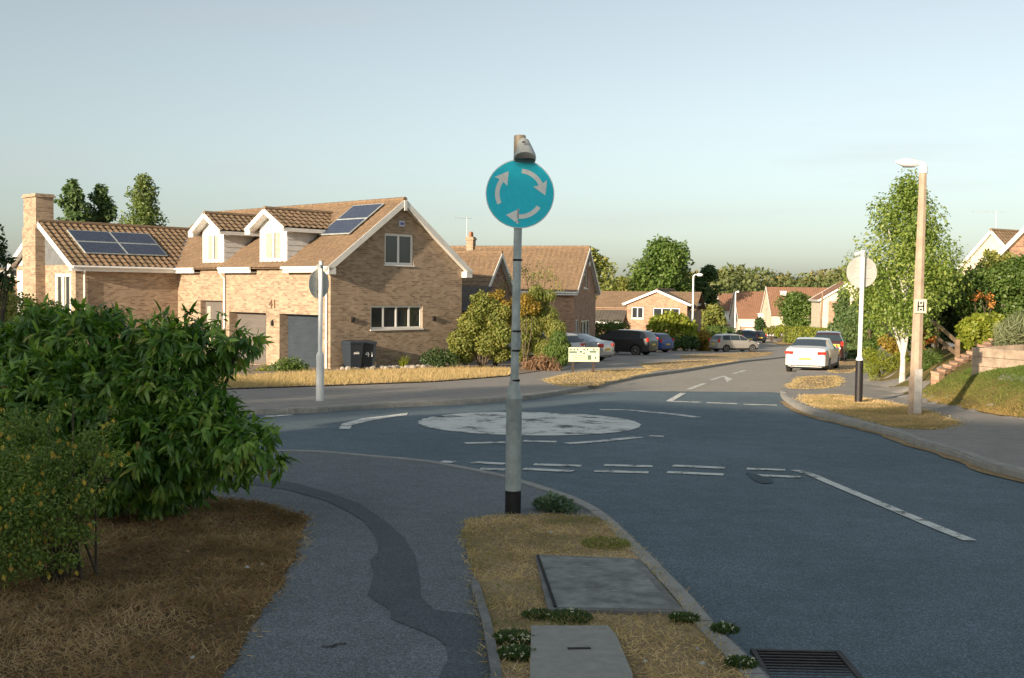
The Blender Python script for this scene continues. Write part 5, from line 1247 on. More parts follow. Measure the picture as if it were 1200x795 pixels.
weed(630, 724, 'green clover tuft by the near left corner of the large cover', 700, .016, .08, .02, lf['clover'], 'clover', 'clover_clump', 2, 7, CG)
weed(802, 728, 'green clover tuft beside the kerb, right of the covers', 900, .016, .08, .02, lf['clover'], 'clover', 'clover_clump', 3, 8, CG)
weed(849, 742, 'weedy tuft with white flower heads on the kerb above the grate', 700, .018, .07, .03, lf['clover'], 'clover', 'clover_clump', 6, 9, CG)
weed(868, 782, 'weedy tuft with white flower heads by the corner of the grate', 700, .018, .07, .025, lf['clover'], 'clover', 'clover_clump', 9, 10, CG)
weed(710, 640, 'greenish patch of short grass in the far half of the island', 900, .02, .18, .015, lf['olive'], 'grass tuft', 'grass_tuft', 0, 11)
for k, (x, y, s) in enumerate([(290, 669, .018), (307, 665, .010), (226, 776, .013), (180, 618, .012), (172, 619, .01), (299, 587, .014), (273, 584, .012), (645, 627, .016), (756, 780, .012), (823, 783, .016), (817, 765, .010), (537, 640, .007)]):
    q = G(x, y); mb = MB(); mb.lathe([(s * .3, -.4 * s), (s, 0), (s * .8, s * .5), (s * .2, s * .8)], (0, 0, 0), 7)
    o = mb.build('pebble', simple('pale_stone', (.5, .5, .47), .8), None, 50); o.location = (q[0], q[1], float(gh(*q)) + .02); o.rotation_euler = (0, 0, k)
    tag(o, 'small pale stone or scrap lying in the dry grass', 'pebble', 'pale scraps scattered on the dry grass')

# garden of number 41
px_shrub('low_shrub', 'low rounded green shrub in front of the blue-grey garage door', [(322, 433, 8), (332, 428, 9), (345, 427, 9), (355, 432, 8), (338, 434, 9), (350, 436, 7)], 38, lf['mid'], .09, 1800, 21, (340, 441))
px_shrub('low_shrub', 'yellow-green weedy tuft between the two garage doors', [(303, 436, 5), (310, 432, 5), (297, 438, 4), (308, 438, 5)], 38, lf['lime'], .09, 350, 22, (304, 441))
px_shrub('low_shrub', 'small dark shrub under the right end of the gable wall', [(500, 420, 8), (510, 415, 9), (521, 417, 9), (530, 422, 8), (514, 424, 9)], 42.5, lf['dark'], .09, 1800, 23, (512, 430))
rg = np.random.default_rng(31)
def spiky(name, label, px, py, n, L, mat, cat, wd=.03, seed=1, Y=None, spread=.5, base_r=.05):
    if Y is None: x, y = G(px, py); z = float(gh(x, y))
    else: q = wp(px, py, Y); x, y, z = q; z = float(gh(x, y)) + 0.0 if abs(float(gh(x, y)) - z) < .5 else z
    rg = np.random.default_rng(seed); a = rg.uniform(0, 6.283, n); A = unit(np.stack([np.cos(a) * spread, np.sin(a) * spread, .5 + rg.random(n)], 1))
    P = np.stack([np.cos(a) * base_r * rg.random(n), np.sin(a) * base_r * rg.random(n), np.zeros(n)], 1)
    t = thing(name, label, cat, (x, y, z)); leafset('blades', P, A, unit(rdir(n, rg) * .3 + np.array([0, 0, 1.])), L * (.6 + .6 * rg.random(n)), wd, mat, t, 'lance' if wd > .05 else 'blade'); return t
spiky('spiky_plant', 'spiky yellow-green plant at the foot of the gable wall', 472, 432, 60, .55, lf['lime'], 'plant', .05, 41)
rg = np.random.default_rng(5); mb = MB()
for k in range(70):
    t_ = k / 69; x, y = G(400 + 140 * t_ + rg.uniform(-2, 2), 433.5 - 2.5 * t_ + rg.uniform(-1, 1)); s = rg.uniform(.06, .13); z = float(gh(x, y)) + .03
    mb.lathe([(s * .7, -.1), (s, s * .4), (s * .7, s * .9), (s * .2, s * 1.1)], (x, y, z), 6)
sb = mb.build('rockery_stones', simple('rockery_stone', (.32, .29, .25), .9, 0, .25, 4, .5)); tag(sb, 'low row of grey rockery stones edging the plot below the gable', 'stone edging')
px_shrub('tall_bush', 'tall yellow-green bush touching the right corner of the numbered house', [(540, 400, 15), (552, 380, 15), (562, 365, 13), (575, 358, 10), (556, 350, 5), (564, 345, 4), (580, 375, 14), (588, 392, 14), (570, 400, 17), (545, 415, 12), (585, 412, 13), (535, 412, 9), (566, 352, 8), (590, 365, 8)], 44, lf['olive'], .11, 15000, 24, (565, 432), cat='bush')
px_shrub('tall_bush', 'golden sunlit top growth standing just left of the big sign post', [(560, 362, 9), (575, 352, 9), (590, 360, 10), (598, 372, 9), (585, 345, 6), (604, 362, 8), (548, 372, 7)], 46, lf['gold'], .11, 3500, 27, (580, 431), cat='bush')
px_shrub('weeping_bush', 'dense weeping green bush between the big sign post and silver car', [(612, 395, 12), (625, 380, 14), (640, 370, 14), (632, 352, 12), (650, 385, 13), (655, 402, 11), (625, 400, 14), (640, 410, 14), (655, 418, 9), (618, 365, 12), (643, 345, 8), (660, 410, 6), (628, 340, 8), (610, 412, 10)], 44, lf['olive'], .13, 16000, 25, (635, 435), cat='bush', tpl='lance', droop=1.2, wr=.8)
px_shrub('weeping_bush', 'darker drooping bush hard against the white hatchback', [(655, 395, 9), (660, 405, 8), (650, 410, 12), (657, 420, 9), (662, 417, 5)], 43.2, lf['mid'], .13, 6000, 26, (655, 436), cat='bush', tpl='lance', droop=1.2, wr=.8)
px_shrub('orange_flowered_bush', 'patch of orange flowers in the bushes right of the sign post', [(616, 352, 9), (624, 360, 9), (612, 364, 7), (606, 350, 6)], 43.4, lf['gold'], .10, 2200, 28, (615, 434), cat='bush')
t = px_shrub('bare_tree', 'thin twiggy small tree in front of the tan roof', [(625, 325, 14), (640, 322, 14), (615, 318, 10), (655, 335, 10), (632, 308, 6), (590, 335, 10), (602, 325, 8)], 50, lf['olive'], .10, 500, 29, (632, 430), cat='tree', shell=.1)
px_shrub('dead_fern', 'brown dead fern clump under the weeping bush', [(620, 426, 8), (632, 422, 9), (645, 424, 8), (638, 430, 8), (652, 430, 5), (625, 432, 6)], 41.5, lf['brown'], .22, 900, 30, (636, 437), cat='plant', tpl='lance', wr=.5, droop=.8, shell=.2)
for k, (px, Y, lab) in enumerate([(688, 74, 'dark hedge shrub just behind the silver saloon roof'), (708, 75, 'middle hedge shrub between silver saloon and black estate'), (724, 76, 'hedge shrub behind the front of the black estate')]):
    px_shrub('hedge_shrub', lab, [(px - 9, 384, 7), (px, 381, 7), (px + 8, 383, 7), (px, 391, 8), (px - 8, 393, 8), (px + 7, 394, 8)], Y, lf['mid' if k else 'dark'], .12, 2600, 50 + k, (px, 404), group='hedge behind the parked cars')
px_shrub('laurel_bush', 'bright lime green laurel bush under the white windows', [(772, 378, 9), (785, 374, 9), (798, 377, 9), (808, 383, 8), (765, 386, 7), (780, 388, 11), (795, 392, 12), (808, 396, 9), (788, 400, 8)], 86, lf['lime'], .30, 3800, 53, (790, 408), cat='bush', wr=1.1)
px_shrub('hedge_shrub', 'dark shadowed hedge base right of the blue hatchback', [(792, 402, 7), (803, 401, 8), (812, 402, 7)], 84.5, lf['dark'], .22, 1500, 54, (803, 410))
px_shrub('golden_shrub', 'rounded golden shrub right of the white street lamp', [(817, 397, 7), (824, 394, 8), (830, 400, 6), (822, 404, 8), (828, 407, 5)], 86, lf['gold'], .2, 2600, 55, (823, 411))
px_shrub('tall_bush', 'mid green tree crown behind the golden shrub', [(826, 372, 10), (836, 366, 10), (842, 376, 9), (830, 384, 11), (840, 388, 9), (822, 362, 6)], 122, lf['olive'], .35, 3800, 56, (834, 395), cat='tree')
def clipped(name, label, px0, px1, y0, y1, Y, depth, mat, L, n, seed, cat='hedge', group=None):
    x0, x1 = at(px0, Y), at(px1, Y); g0 = float(gh((x0 + x1) / 2, Y)); zt = zat((px0 + px1) / 2, y0, Y)
    b = ((x0 + x1) / 2, Y + depth / 2, g0); W, H_ = (x1 - x0), zt - g0; t = thing(name, label, cat, b, 0, group); rg = np.random.default_rng(seed)
    u = rg.uniform(-1, 1, (n, 3)); ax = rg.choice(3, n, p=[.2, .4, .4]); u[np.arange(n), ax] = np.sign(u[np.arange(n), ax]) * rg.uniform(.9, 1.03, n); u[:, 2] = np.abs(u[:, 2])
    N = np.zeros((n, 3)); N[np.arange(n), ax] = np.sign(u[np.arange(n), ax])
    P = np.stack([u[:, 0] * W / 2, u[:, 1] * depth / 2, u[:, 2] * H_], 1); Nn = unit(N + rdir(n, rg) * .5); A = rdir(n, rg); A = unit(A - Nn * np.sum(A * Nn, 1, keepdims=True))
    leafset('foliage', P, A, Nn, L * (.6 + .7 * rg.random(n)), L * .8, mat, t)
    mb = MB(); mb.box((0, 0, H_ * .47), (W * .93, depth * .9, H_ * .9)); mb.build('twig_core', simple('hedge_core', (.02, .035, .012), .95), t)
    return t
clipped('clipped_hedge', 'square clipped green hedge behind the silver hatchback', 834, 852, 384, 411, 92, 2.5, lf['mid'], .16, 5000, 57)
clipped('clipped_hedge', 'dark end of square hedge beside the far parked cars', 852, 862, 385, 405, 96, 6, lf['dark'], .2, 2500, 58)
clipped('clipped_hedge', 'low bright clipped hedge below the round tree', 925, 956, 384, 394.5, 128, 2.5, lf['lime'], .2, 4000, 59)
clipped('clipped_hedge', 'nearer low clipped hedge beside the leaning wooden pole', 945, 982, 385.5, 397, 116, 2.5, lf['lime'], .2, 4500, 60)
px_shrub('low_shrub', 'small rounded shrub in front of the far white car', [(899, 388, 4), (905, 387, 4.5), (909, 389, 3.5)], 140, lf['olive'], .25, 900, 61, (904, 393))
px_shrub('low_shrub', 'small lit shrub between the far white car and clipped hedge', [(914, 385, 5), (920, 388, 4), (912, 391, 4)], 138, lf['lime'], .25, 800, 62, (915, 394))
px_shrub('tall_bush', 'dark shrub between the two steep roofed house fronts', [(890, 377, 5), (888, 384, 4), (893, 382, 4)], 148, lf['dark'], .3, 900, 63, (890, 390))

# trees
def px_tree(name, label, px, top, width, Y, mat, L, n, seed, shape='round', base_g=None, nb=40, group=None, bm_=None, z0=.2, rbf=.2, tr=.25, droop=0., up=.4, cat='tree', squash=.85, tpl='oval', shell=.35):
    x = at(px, Y); g0 = float(gh(x, Y)) if base_g is None else base_g; h = zat(px, top, Y) - g0; r = width * Y / FPX / 2
    env = {'round': lambda t: r * math.sqrt(max(.06, 1 - (2 * t - 1.0) ** 2 * .93)), 'column': lambda t: r * (1 - abs(2 * t - .8) ** 2.6 * .5 if t < .85 else .62 * (1 - t) / .15 + .12),
           'cone': lambda t: r * (1.02 - t) ** .8 + .04 * r, 'birch': lambda t: r * (.72 + .6 * t if t < .42 else 1.0 - ((t - .42) / .58) ** 1.15 * .86)}[shape]
    return tree(name, label, cat, (x, Y, g0), h * .97, env, nb, r * rbf * 2, n, L, mat, bm_ or m_bark, h * z0, tr, group, tpl, 1., droop, seed, squash, up, shell=shell)
px_tree('leafy_tree', 'big spreading bright green tree behind the pale brick house', 776, 281, 84, 150, lf['mid'], .50, 15000, 71, nb=60, z0=.15, rbf=.17, tr=.4)
px_tree('leafy_tree', 'dark green tree close behind the white street lamp', 828, 311, 40, 158, lf['dark'], .45, 8000, 72, nb=40, z0=.1, rbf=.2)
px_tree('leafy_tree', 'olive tree top showing over the tan roof', 690, 291, 56, 112, lf['olive'], .38, 7000, 73, nb=40, z0=.3, rbf=.18)
px_tree('leafy_tree', 'small low tree crown between the tan roof and the big tree', 729, 324, 24, 150, lf['olive'], .4, 1800, 74, nb=16, z0=.4)
px_tree('conifer', 'left ragged conifer behind the brick chimney', 86, 207, 50, 92, lf['conifer'], .36, 8000, 75, 'column', nb=60, z0=.3, rbf=.15, droop=.7)
px_tree('conifer', 'right ragged conifer behind the brick chimney', 119, 210, 46, 94, lf['conifer'], .36, 7000, 76, 'column', nb=50, z0=.3, rbf=.15, droop=.7)
px_tree('poplar', 'tall columnar poplar rising over the solar roof', 169, 201, 62, 110, lf['poplar'], .33, 12000, 77, 'column', nb=80, z0=.2, rbf=.19)
px_tree('round_tree', 'neat round tree on the far corner above clipped hedges', 935, 344, 47, 138, lf['mid'], .32, 9000, 78, nb=45, z0=.24, rbf=.2, tr=.2)
px_tree('conifer', 'tall dark columnar conifer behind the red van', 988, 338, 26, 82, lf['conifer'], .24, 9000, 79, 'column', nb=60, z0=.02, rbf=.22, droop=.9)
px_tree('conifer', 'shorter columnar conifer left of the back-to-front sign', 1003, 352, 26, 66, lf['conifer'], .2, 9000, 80, 'column', nb=60, z0=.02, rbf=.22, droop=.9)
px_tree('leafy_tree', 'low green tree between the conifers and the birch', 1020, 335, 34, 60, lf['mid'], .2, 7000, 81, 'round', nb=40, z0=.05, rbf=.2)
bx_, by_ = at(1064, 31.5), 31.5
bt = px_tree('birch_tree', 'young white-trunked birch behind the concrete lamp column', 1060, 203, 152, 31.5, lf['birch'], .098, 19000, 82, 'birch', nb=66, z0=.27, rbf=.15, tr=.085, bm_=m_birch, droop=.5, squash=1.1, shell=.2)
mb = MB(); mb.tube([(.02, 0, .75), (-.28, -.05, 1.55), (-.5, 0, 2.3)], [.05, .035, .015], 7); mb.build('limb', m_birch, bt, 40)
# right hand garden
px_shrub('dark_shrub', 'dense dark shrubs below and right of the birch', [(1095, 350, 18), (1115, 345, 18), (1105, 370, 16), (1120, 372, 14), (1085, 375, 14), (1098, 392, 12), (1130, 355, 14), (1085, 340, 14), (1075, 400, 14), (1118, 392, 10)], 36, lf['dark'], .12, 11000, 83, (1100, 420), cat='bush')
px_shrub('yellow_green_plants', 'pale yellow-green border plants between the two posts', [(1020, 430, 10), (1032, 422, 12), (1045, 430, 11), (1055, 420, 9), (1025, 440, 7), (1040, 440, 7), (1052, 438, 8), (1018, 415, 7)], 35.5, lf['lime'], .14, 3200, 84, (1035, 447), cat='plant', tpl='lance', wr=.5, droop=-.6)
px_shrub('dry_border_plants', 'tawny border plants behind the yellow-green ones', [(1045, 405, 9), (1055, 412, 9), (1038, 400, 8), (1068, 425, 8)], 36.5, lf['gold'], .12, 1500, 85, (1050, 447), cat='plant', shell=.2)
px_shrub('green_border_plants', 'bushy green border plants right of the concrete lamp column', [(1085, 425, 10), (1095, 418, 10), (1102, 428, 8), (1088, 436, 7), (1080, 415, 8)], 31, lf['mid'], .08, 3500, 86, (1092, 441), cat='plant', tpl='lance', wr=.6, droop=-.3)
px_shrub('red_spikes', 'reddish upright flower spikes left of the wooden handrail', [(1082, 400, 5), (1086, 390, 4), (1092, 398, 5), (1078, 407, 5)], 31.5, lf['orange'], .07, 350, 87, (1086, 440), cat='plant', shell=.1)
px_shrub('lime_shrub', 'lime green shrub at the top of the brick steps', [(1135, 385, 11), (1148, 378, 11), (1158, 388, 11), (1142, 398, 10), (1130, 400, 8), (1155, 400, 9), (1165, 375, 8), (1168, 392, 8)], 29.5, lf['lime'], .12, 5000, 88, (1150, 412), cat='bush', wr=1.1)
px_shrub('silver_grass', 'silvery green grassy shrub above the timber wall', [(1180, 392, 14), (1195, 385, 16), (1205, 400, 14), (1172, 402, 8), (1190, 405, 10), (1215, 390, 18)], 26.2, lf['silver'], .20, 5200, 89, (1190, 416), cat='shrub', tpl='blade', wr=.10, droop=-.9, shell=.1)
spiky('red_spiky_plant', 'red-brown spiky plant on top of the timber wall', 1168, 412, 90, .42, lf['red'], 'plant', .035, 90, 25.4, .8)
px_shrub('tall_hedge', 'tall dark green hedge on the bank in front of the hillside house', [(1140, 350, 22), (1165, 335, 22), (1190, 325, 24), (1215, 320, 26), (1155, 365, 16), (1180, 360, 20), (1205, 360, 22), (1130, 335, 14), (1150, 325, 12), (1172, 318, 10), (1200, 308, 10), (1225, 300, 16), (1230, 350, 24)], 34, lf['mid'], .11, 26000, 91, (1180, 410), cat='hedge')
px_shrub('creeper', 'olive green creeper against the white hillside gable', [(1140, 322, 10), (1155, 312, 11), (1168, 305, 9), (1130, 335, 9), (1150, 325, 9), (1180, 302, 7), (1160, 298, 6)], 37, lf['olive'], .12, 2200, 92, (1150, 400), cat='bush', shell=.2)
px_shrub('orange_flowered_bush', 'orange-red flower cluster in the dark hedge above the lime shrub', [(1148, 345, 5), (1158, 348, 5), (1163, 356, 5), (1142, 350, 4)], 32.8, lf['orange'], .07, 200, 93, (1155, 400), cat='bush', shell=.2)
px_shrub('tall_hedge', 'green hedge mass left of the hillside house', [(1115, 330, 14), (1100, 325, 14), (1085, 320, 12), (1120, 350, 16)], 42, lf['olive'], .14, 7000, 94, (1105, 410), cat='hedge')
# wood on the far hill
rng = np.random.default_rng(77); wb = []
for k in range(420):
    X = rng.uniform(10, 290); Y = 300 + rng.uniform(0, 90); r = rng.uniform(4, 8); edge = float(np.interp(X / Y * FPX + 600, [700, 840, 860, 900, 950, 985, 1100, 1300], [326, 316, 312, 316, 318, 313, 312, 314]))
    top = zat(600 + X / Y * FPX, edge + rng.uniform(0, 14) * (1 if Y > 340 else 1.5), Y); wb.append(((X, Y, top - r * .8), (r, r, r * .85))); wb.append(((X + 2, Y - 3, top - r * 2.2), (r * 1.1, r, r)))
    wb.append(((X, Y - 4, top - r * 3.4), (r * 1.2, r, r * 1.1)))
P, N, d = blobpts(wb, 260000, .8, rng); n = len(P)
t_ = np.clip(vnoise(P[:, 0] + 500, P[:, 1] * .6, .085, 3) * .85 + .25 * rng.random(n), 0, 1)
leafset('wooded_hill', P, rdir(n, rng), unit(N + rdir(n, rng) * .6), 1.6 * (.6 + .7 * rng.random(n)), 1.7, lf['wood'], None, 'oval', t_)['kind'] = 'stuff'
# unseen trees added behind the camera so their crowns soften the shade edge
for k, (s, p, h, lab) in enumerate([(-20, 12, 11, 'unseen tree added for shade, furthest right behind the camera'), (-24, -16.3, 11.3, 'unseen tree added for shade between the two added brick houses behind the camera'), (-19, -19.5, 8.5, 'small unseen tree added for shade before the second added brick house behind the camera'), (-18, -6, 9.2, 'unseen tree added for shade before the first brick house behind the camera')]):
    q = SP(s, p); g0 = float(gh(*q))
    tree('shade_tree', lab, 'tree', (q[0], q[1], g0), h, (lambda t, hh=h: hh * .30 * math.sqrt(max(.06, 1 - (2 * t - 1) ** 2 * .93))), 34, h * .11, 9000, .22, lf['mid'], m_bark, h * .15, .2, 'unseen shade trees added behind the camera', seed=200 + k)

# ------------------------------------------------------------------ timber wall, brick step edging, handrail
a = wp(1138, 433, 25.3); b = wp(1262, 447, 22.6); top_ = zat(1138, 407, 25.3)
tw_ = thing('timber_retaining_wall', 'low retaining wall of weathered timber sleepers on the grass bank', 'wall', (a.x, a.y, a.z))
d_ = (b - a); d_.z = 0; L_ = d_.length; d_.normalize(); zb = a.z - .35; hh = (top_ - zb) / 4
m_sl = simple('sleeper_wood', (.40, .31, .23), .85, 0, .16, 5, .4, grime=.25)
for c in range(4):
    cuts = [0, L_ * (.33 if c % 2 else .55), L_]
    for s0, s1 in zip(cuts, cuts[1:]):
        p = a + d_ * (s0 + .004); q = a + d_ * (s1 - .004); z = zb + hh * (c + .5); off = .012 * (c % 2)
        nn = Vector((-d_.y, d_.x, 0)) * (.06 + off)
        mb = MB(); mb.beam((p.x + nn.x - a.x, p.y + nn.y - a.y, z - a.z), (q.x + nn.x - a.x, q.y + nn.y - a.y, z - a.z), .12, hh - .008); mb.build('sleeper', m_sl, tw_, bevel=.006)
mb = MB(); nn = Vector((-d_.y, d_.x, 0)); mb.beam((nn.x * .13, nn.y * .13, top_ - a.z - .26), (nn.x * 1.6 + .0, nn.y * 1.6, top_ - a.z - .2), .12, .5); mb.build('end_sleeper', m_sl, tw_, bevel=.006)
st = wp(1099, 441, 27.0); en = wp(1166, 402, 29.2); es = thing('brick_step_edging', 'stepped brick edging climbing the bank beside the timber wall', 'steps', (st.x, st.y, st.z)); N_ = 11
for i in range(N_):
    p = st.lerp(en, i / (N_ - 1)) - st; mb = MB(); mb.box((p.x, p.y, p.z - .22), (.24, .22, .58), R(35)); mb.box((p.x, p.y, p.z + .085), (.26, .25, .05), R(35), 0, R(8)); mb.build('brick_step', m_brickd if i % 2 else m_brickf, es)
p1, p1t = wp(1122, 419, 29.0), wp(1122, 398, 29.0); p2, p2t = wp(1098, 398, 32.5), wp(1098, 377, 32.5); p3t = wp(1080, 371, 36)
hr = thing('handrail', 'brown wooden handrail beside the garden steps', 'handrail', p1)
for p, q in ((p1 - Vector((0, 0, .3)), p1t), (p2 - Vector((0, 0, .4)), p2t)): mb = MB(); mb.beam(p - p1, q - p1, .1, .1); mb.build('post', m_wood, hr)
for p, q in ((p1t - Vector((0, 0, .08)), p2t - Vector((0, 0, .08))), (p1.lerp(p1t, .15), p2.lerp(p2t, .1)), (p2t - Vector((0, 0, .08)), p3t)): mb = MB(); mb.beam(p - p1, q - p1, .05, .1); mb.build('rail', m_wood, hr)

# ------------------------------------------------------------------ cars
m_tyre = simple('tyre_rubber', (.02, .02, .02), .85); m_rim = simple('alloy', (.45, .46, .47), .35, .6, .05, 8)
m_cglass = glassy('car_glass', (.03, .045, .055), .05); m_red = simple('lamp_red', (.50, .03, .02), .25, 0, .05, 5, coat=.5); m_clear = simple('lamp_clear', (.6, .6, .58), .15, .2, .04, 5)
m_plate = simple('plate_yellow', (.75, .55, .06), .5, 0, .03, 5); m_trim = simple('black_trim', (.025, .025, .027), .5, 0, .1, 6)
STY = {
 'saloon': dict(top=[(0, .56), (.012, .66), (.03, .735), (.15, .765), (.17, .775), (.36, .975), (.46, 1), (.57, .98), (.745, .70), (.93, .60), (.985, .52), (1, .36)], rg=(.175, .345), fg=(.585, .74), win=(.22, .72), pil=(.365, .555)),
 'estate': dict(top=[(0, .56), (.01, .66), (.02, .70), (.085, .93), (.13, .975), (.3, 1), (.48, 1), (.60, .965), (.765, .68), (.94, .58), (.985, .50), (1, .36)], rg=(.026, .08), fg=(.61, .76), win=(.09, .745), pil=(.27, .43, .60)),
 'hatch': dict(top=[(0, .54), (.01, .62), (.02, .66), (.11, .93), (.16, .975), (.34, 1), (.48, .99), (.58, .955), (.75, .68), (.94, .57), (.985, .48), (1, .34)], rg=(.026, .10), fg=(.59, .745), win=(.12, .73), pil=(.30, .52)),
}
def car(name, label, cat, x, y, head, L, W, H, sty, paint, wheel=.32, rear_plate=True, roofbox=False, group=None, rim=True, plate_hi=.62, tail=None, zoff=0.0):
    S_ = STY[sty]; tp = S_['top']; z_g = float(gh(x, y)) + zoff
    t = thing(name, label, cat, (x, y, z_g), head, group)
    wr, wf = -L / 2 + .19 * L, L / 2 - .185 * L; Ra = wheel + .045
    ts = set([p[0] for p in tp] + list(S_['rg']) + list(S_['fg']) + [S_['win'][0], S_['win'][1]])
    for p in S_['pil']: ts |= {p - .006, p + .006}
    for wx in (wr, wf):
        for k in range(11): ts.add(((wx + Ra * math.cos(math.pi * k / 10)) + L / 2) / L)
    ts |= {.25, .3, .4, .5, .66, .7, .8}; ts = sorted(q for q in ts if 0 <= q <= 1); 
    ts = [q for i, q in enumerate(ts) if i == 0 or q - ts[i - 1] > .0025]
    tx, tz = [p[0] for p in tp], [p[1] for p in tp]
    rows = []
    for q in ts:
        xx = -L / 2 + q * L; top = float(np.interp(q, tx, tz)) * H
        belt = min(top - .012, H * float(np.interp(q, [0, .2, .75, 1], [.70, .685, .645, .62])))
        w_ = W / 2 * float(np.interp(q, [0, .012, .05, .16, .84, .93, .985, 1], [.80, .90, .965, 1, 1, .95, .84, .70]))
        gf = min(1, max(0, (top - belt) / (.24 * H))); wt = w_ * (.95 + (.745 - .95) * gf)
        xo = lambda z: xx + (0.035 * L * (0 if q > .02 and q < .985 else 0))
        bot = H * float(np.interp(q, [0, .06, .2, .85, .95, 1], [.20, .16, .13, .13, .14, .18]))
        arch = 0
        for wx in (wr, wf):
            dx = abs(xx - wx)
            if dx < Ra: arch = max(arch, wheel + math.sqrt(Ra * Ra - dx * dx))
        ring = [(w_ * .80, bot), (w_ * .965, bot + .01), (w_ * .99, H * .24), (w_, H * .38), (w_ * .995, H * .50), (w_ * .975, belt - .02), (w_ * .945, belt), (wt, top - .055 * H * gf - .006), (wt * .95, top - .012), (wt * .55, top + .008), (0, top + .012)]
        ring = [(a, max(b, arch + .004 * j) if j < 6 else b) for j, (a, b) in enumerate(ring)]
        rows.append([Vector((xx, a, b)) for a, b in ring])
    body, glass, low = MB(), MB(), MB(); nj = len(rows[0])
    for sgn in (1, -1):
        for i in range(len(rows) - 1):
            qm = (ts[i] + ts[i + 1]) / 2
            for j in range(nj - 1):
                q4 = [rows[i][j], rows[i + 1][j], rows[i + 1][j + 1], rows[i][j + 1]]; q4 = [(p.x, p.y * sgn, p.z) for p in q4]
                isg = (j == 6 and S_['win'][0] < qm < S_['win'][1] and not any(abs(qm - p) < .0062 for p in S_['pil'])) or (j >= 8 and (S_['rg'][0] < qm < S_['rg'][1] or S_['fg'][0] < qm < S_['fg'][1]))
                (glass if isg else low if j <= 1 else body).add(q4, [(0, 1, 2, 3)])
        for e in (0, -1):
            P = [(p.x, p.y * sgn, p.z) for p in rows[e]] + [(rows[e][0].x, 0, rows[e][0].z)]; body.add(P, [tuple(range(len(P)))])
    def weld(mb, nm, mat, sm=38):
        o = mb.build(nm, mat, t); bm = bmesh.new(); bm.from_mesh(o.data); bmesh.ops.remove_doubles(bm, verts=bm.verts, dist=.0015); bmesh.ops.recalc_face_normals(bm, faces=bm.faces); bm.to_mesh(o.data); bm.free()
        o.data.polygons.foreach_set('use_smooth', [True] * len(o.data.polygons)); o.data.set_sharp_from_angle(angle=R(sm)); return o
    bo = weld(body, 'body', paint); weld(low, 'sill', m_trim); weld(glass, 'windows', m_cglass)
    mb = MB(); mb.bx(-L / 2 + .12, L / 2 - .15, -W * .36, W * .36, H * .15, H * .40); mb.build('underbody', m_dark, t)
    for wx in (wr, wf):
        for sgn in (1, -1):
            yo = sgn * (W / 2 - .02); yi = sgn * (W / 2 - .22)
            mb = MB(); mb.tube([(wx, yi, wheel), (wx, yi + (yo - yi) * .08, wheel), (wx, yo - (yo - yi) * .1, wheel), (wx, yo, wheel)], [wheel * .94, wheel, wheel, wheel * .93], 24); wh = mb.build('wheel', m_tyre, t, 40)
            mb = MB(); ya = yo + sgn * .003
            mb.tube([(wx, yo - sgn * .02, wheel), (wx, ya, wheel)], [wheel * .70, wheel * .68], 20, 1); mb.tube([(wx, ya, wheel), (wx, ya + sgn * .012, wheel)], [wheel * .14] * 2, 10)
            for k in range(5 if rim else 7):
                a = 2 * math.pi * k / (5 if rim else 7); c, s = math.cos(a), math.sin(a)
                mb.beam((wx + c * .05, ya + sgn * .004, wheel + s * .05), (wx + c * wheel * .64, ya + sgn * .004, wheel + s * wheel * .64), .012, .05, 0, (0, 1, 0))
            for k in range(20):
                a0, a1 = 2 * math.pi * k / 20, 2 * math.pi * (k + 1) / 20; r_ = wheel * .68
                mb.beam((wx + math.cos(a0) * r_, ya, wheel + math.sin(a0) * r_), (wx + math.cos(a1) * r_, ya, wheel + math.sin(a1) * r_), .016, .03, 0, (0, 1, 0))
            mb.build('rim', [m_rim, m_trim], wh)
    xr = -L / 2
    for sgn in (1, -1):
        mb = MB(); tl = tail or (.30, .135, .60)
        if sty == 'saloon' or tail: mb.box((xr + .045, sgn * (W * .5 - .06 - tl[0] / 2), H * tl[2]), (.11, tl[0], tl[1]), -sgn * .28)
        else: mb.box((xr + .10, sgn * (W * .5 - .13), H * .64), (.16, .15, .26), -sgn * .2)
        mb.build('tail_light', m_red, t, bevel=.015)
        mb = MB(); mb.box((L / 2 - .14, sgn * (W * .36), H * .48), (.16, .34, .12), -sgn * .35); mb.build('headlight', m_clear, t, bevel=.015)
        mb = MB(); mb.box((L * .19, sgn * (W / 2 + .06), H * .66), (.10, .17, .11)); mb.build('mirror', paint, t, bevel=.02)
        for qx in (-.13, .10):
            mb = MB(); mb.box((L * qx - .03, sgn * (W / 2 - .005), H * .575), (.16, .025, .025)); mb.build('door_handle', paint, t, bevel=.005)
    if rear_plate:
        mb = MB(); mb.box((xr - .012, 0, H * plate_hi * .72), (.02, .52, .115)); pt = mb.build('number_plate', m_plate, t, bevel=.003)
    mb = MB(); mb.box((xr + .02, 0, H * .235), (.06, W * .80, .05)); mb.build('bumper_trim', m_trim, t, bevel=.01)
    for k in (.3, ):
        mb = MB(); mb.tube([(xr - .02, W * k, H * .19), (xr + .1, W * k, H * .19)], .04, 10); mb.build('exhaust', m_trim, t, 40)
    return t
def paintm(name, c, metal=.0, rough=.32): return simple(name, c, rough, metal, .02, 1, coat=.7)
pw = paintm('car_white', (.60, .60, .58)); psil = paintm('car_silver', (.42, .45, .47), .45, .35); pblk = paintm('car_black', (.018, .022, .026)); pblu = paintm('car_blue', (.02, .06, .24), .2); psv = paintm('car_grey_silver', (.40, .39, .37), .4); pdr = paintm('car_dark_red', (.10, .015, .012)); pdk = paintm('car_dark_blue', (.03, .045, .07), .2)
def heading(p, q): return math.atan2(q[1] - p[1], q[0] - p[0])
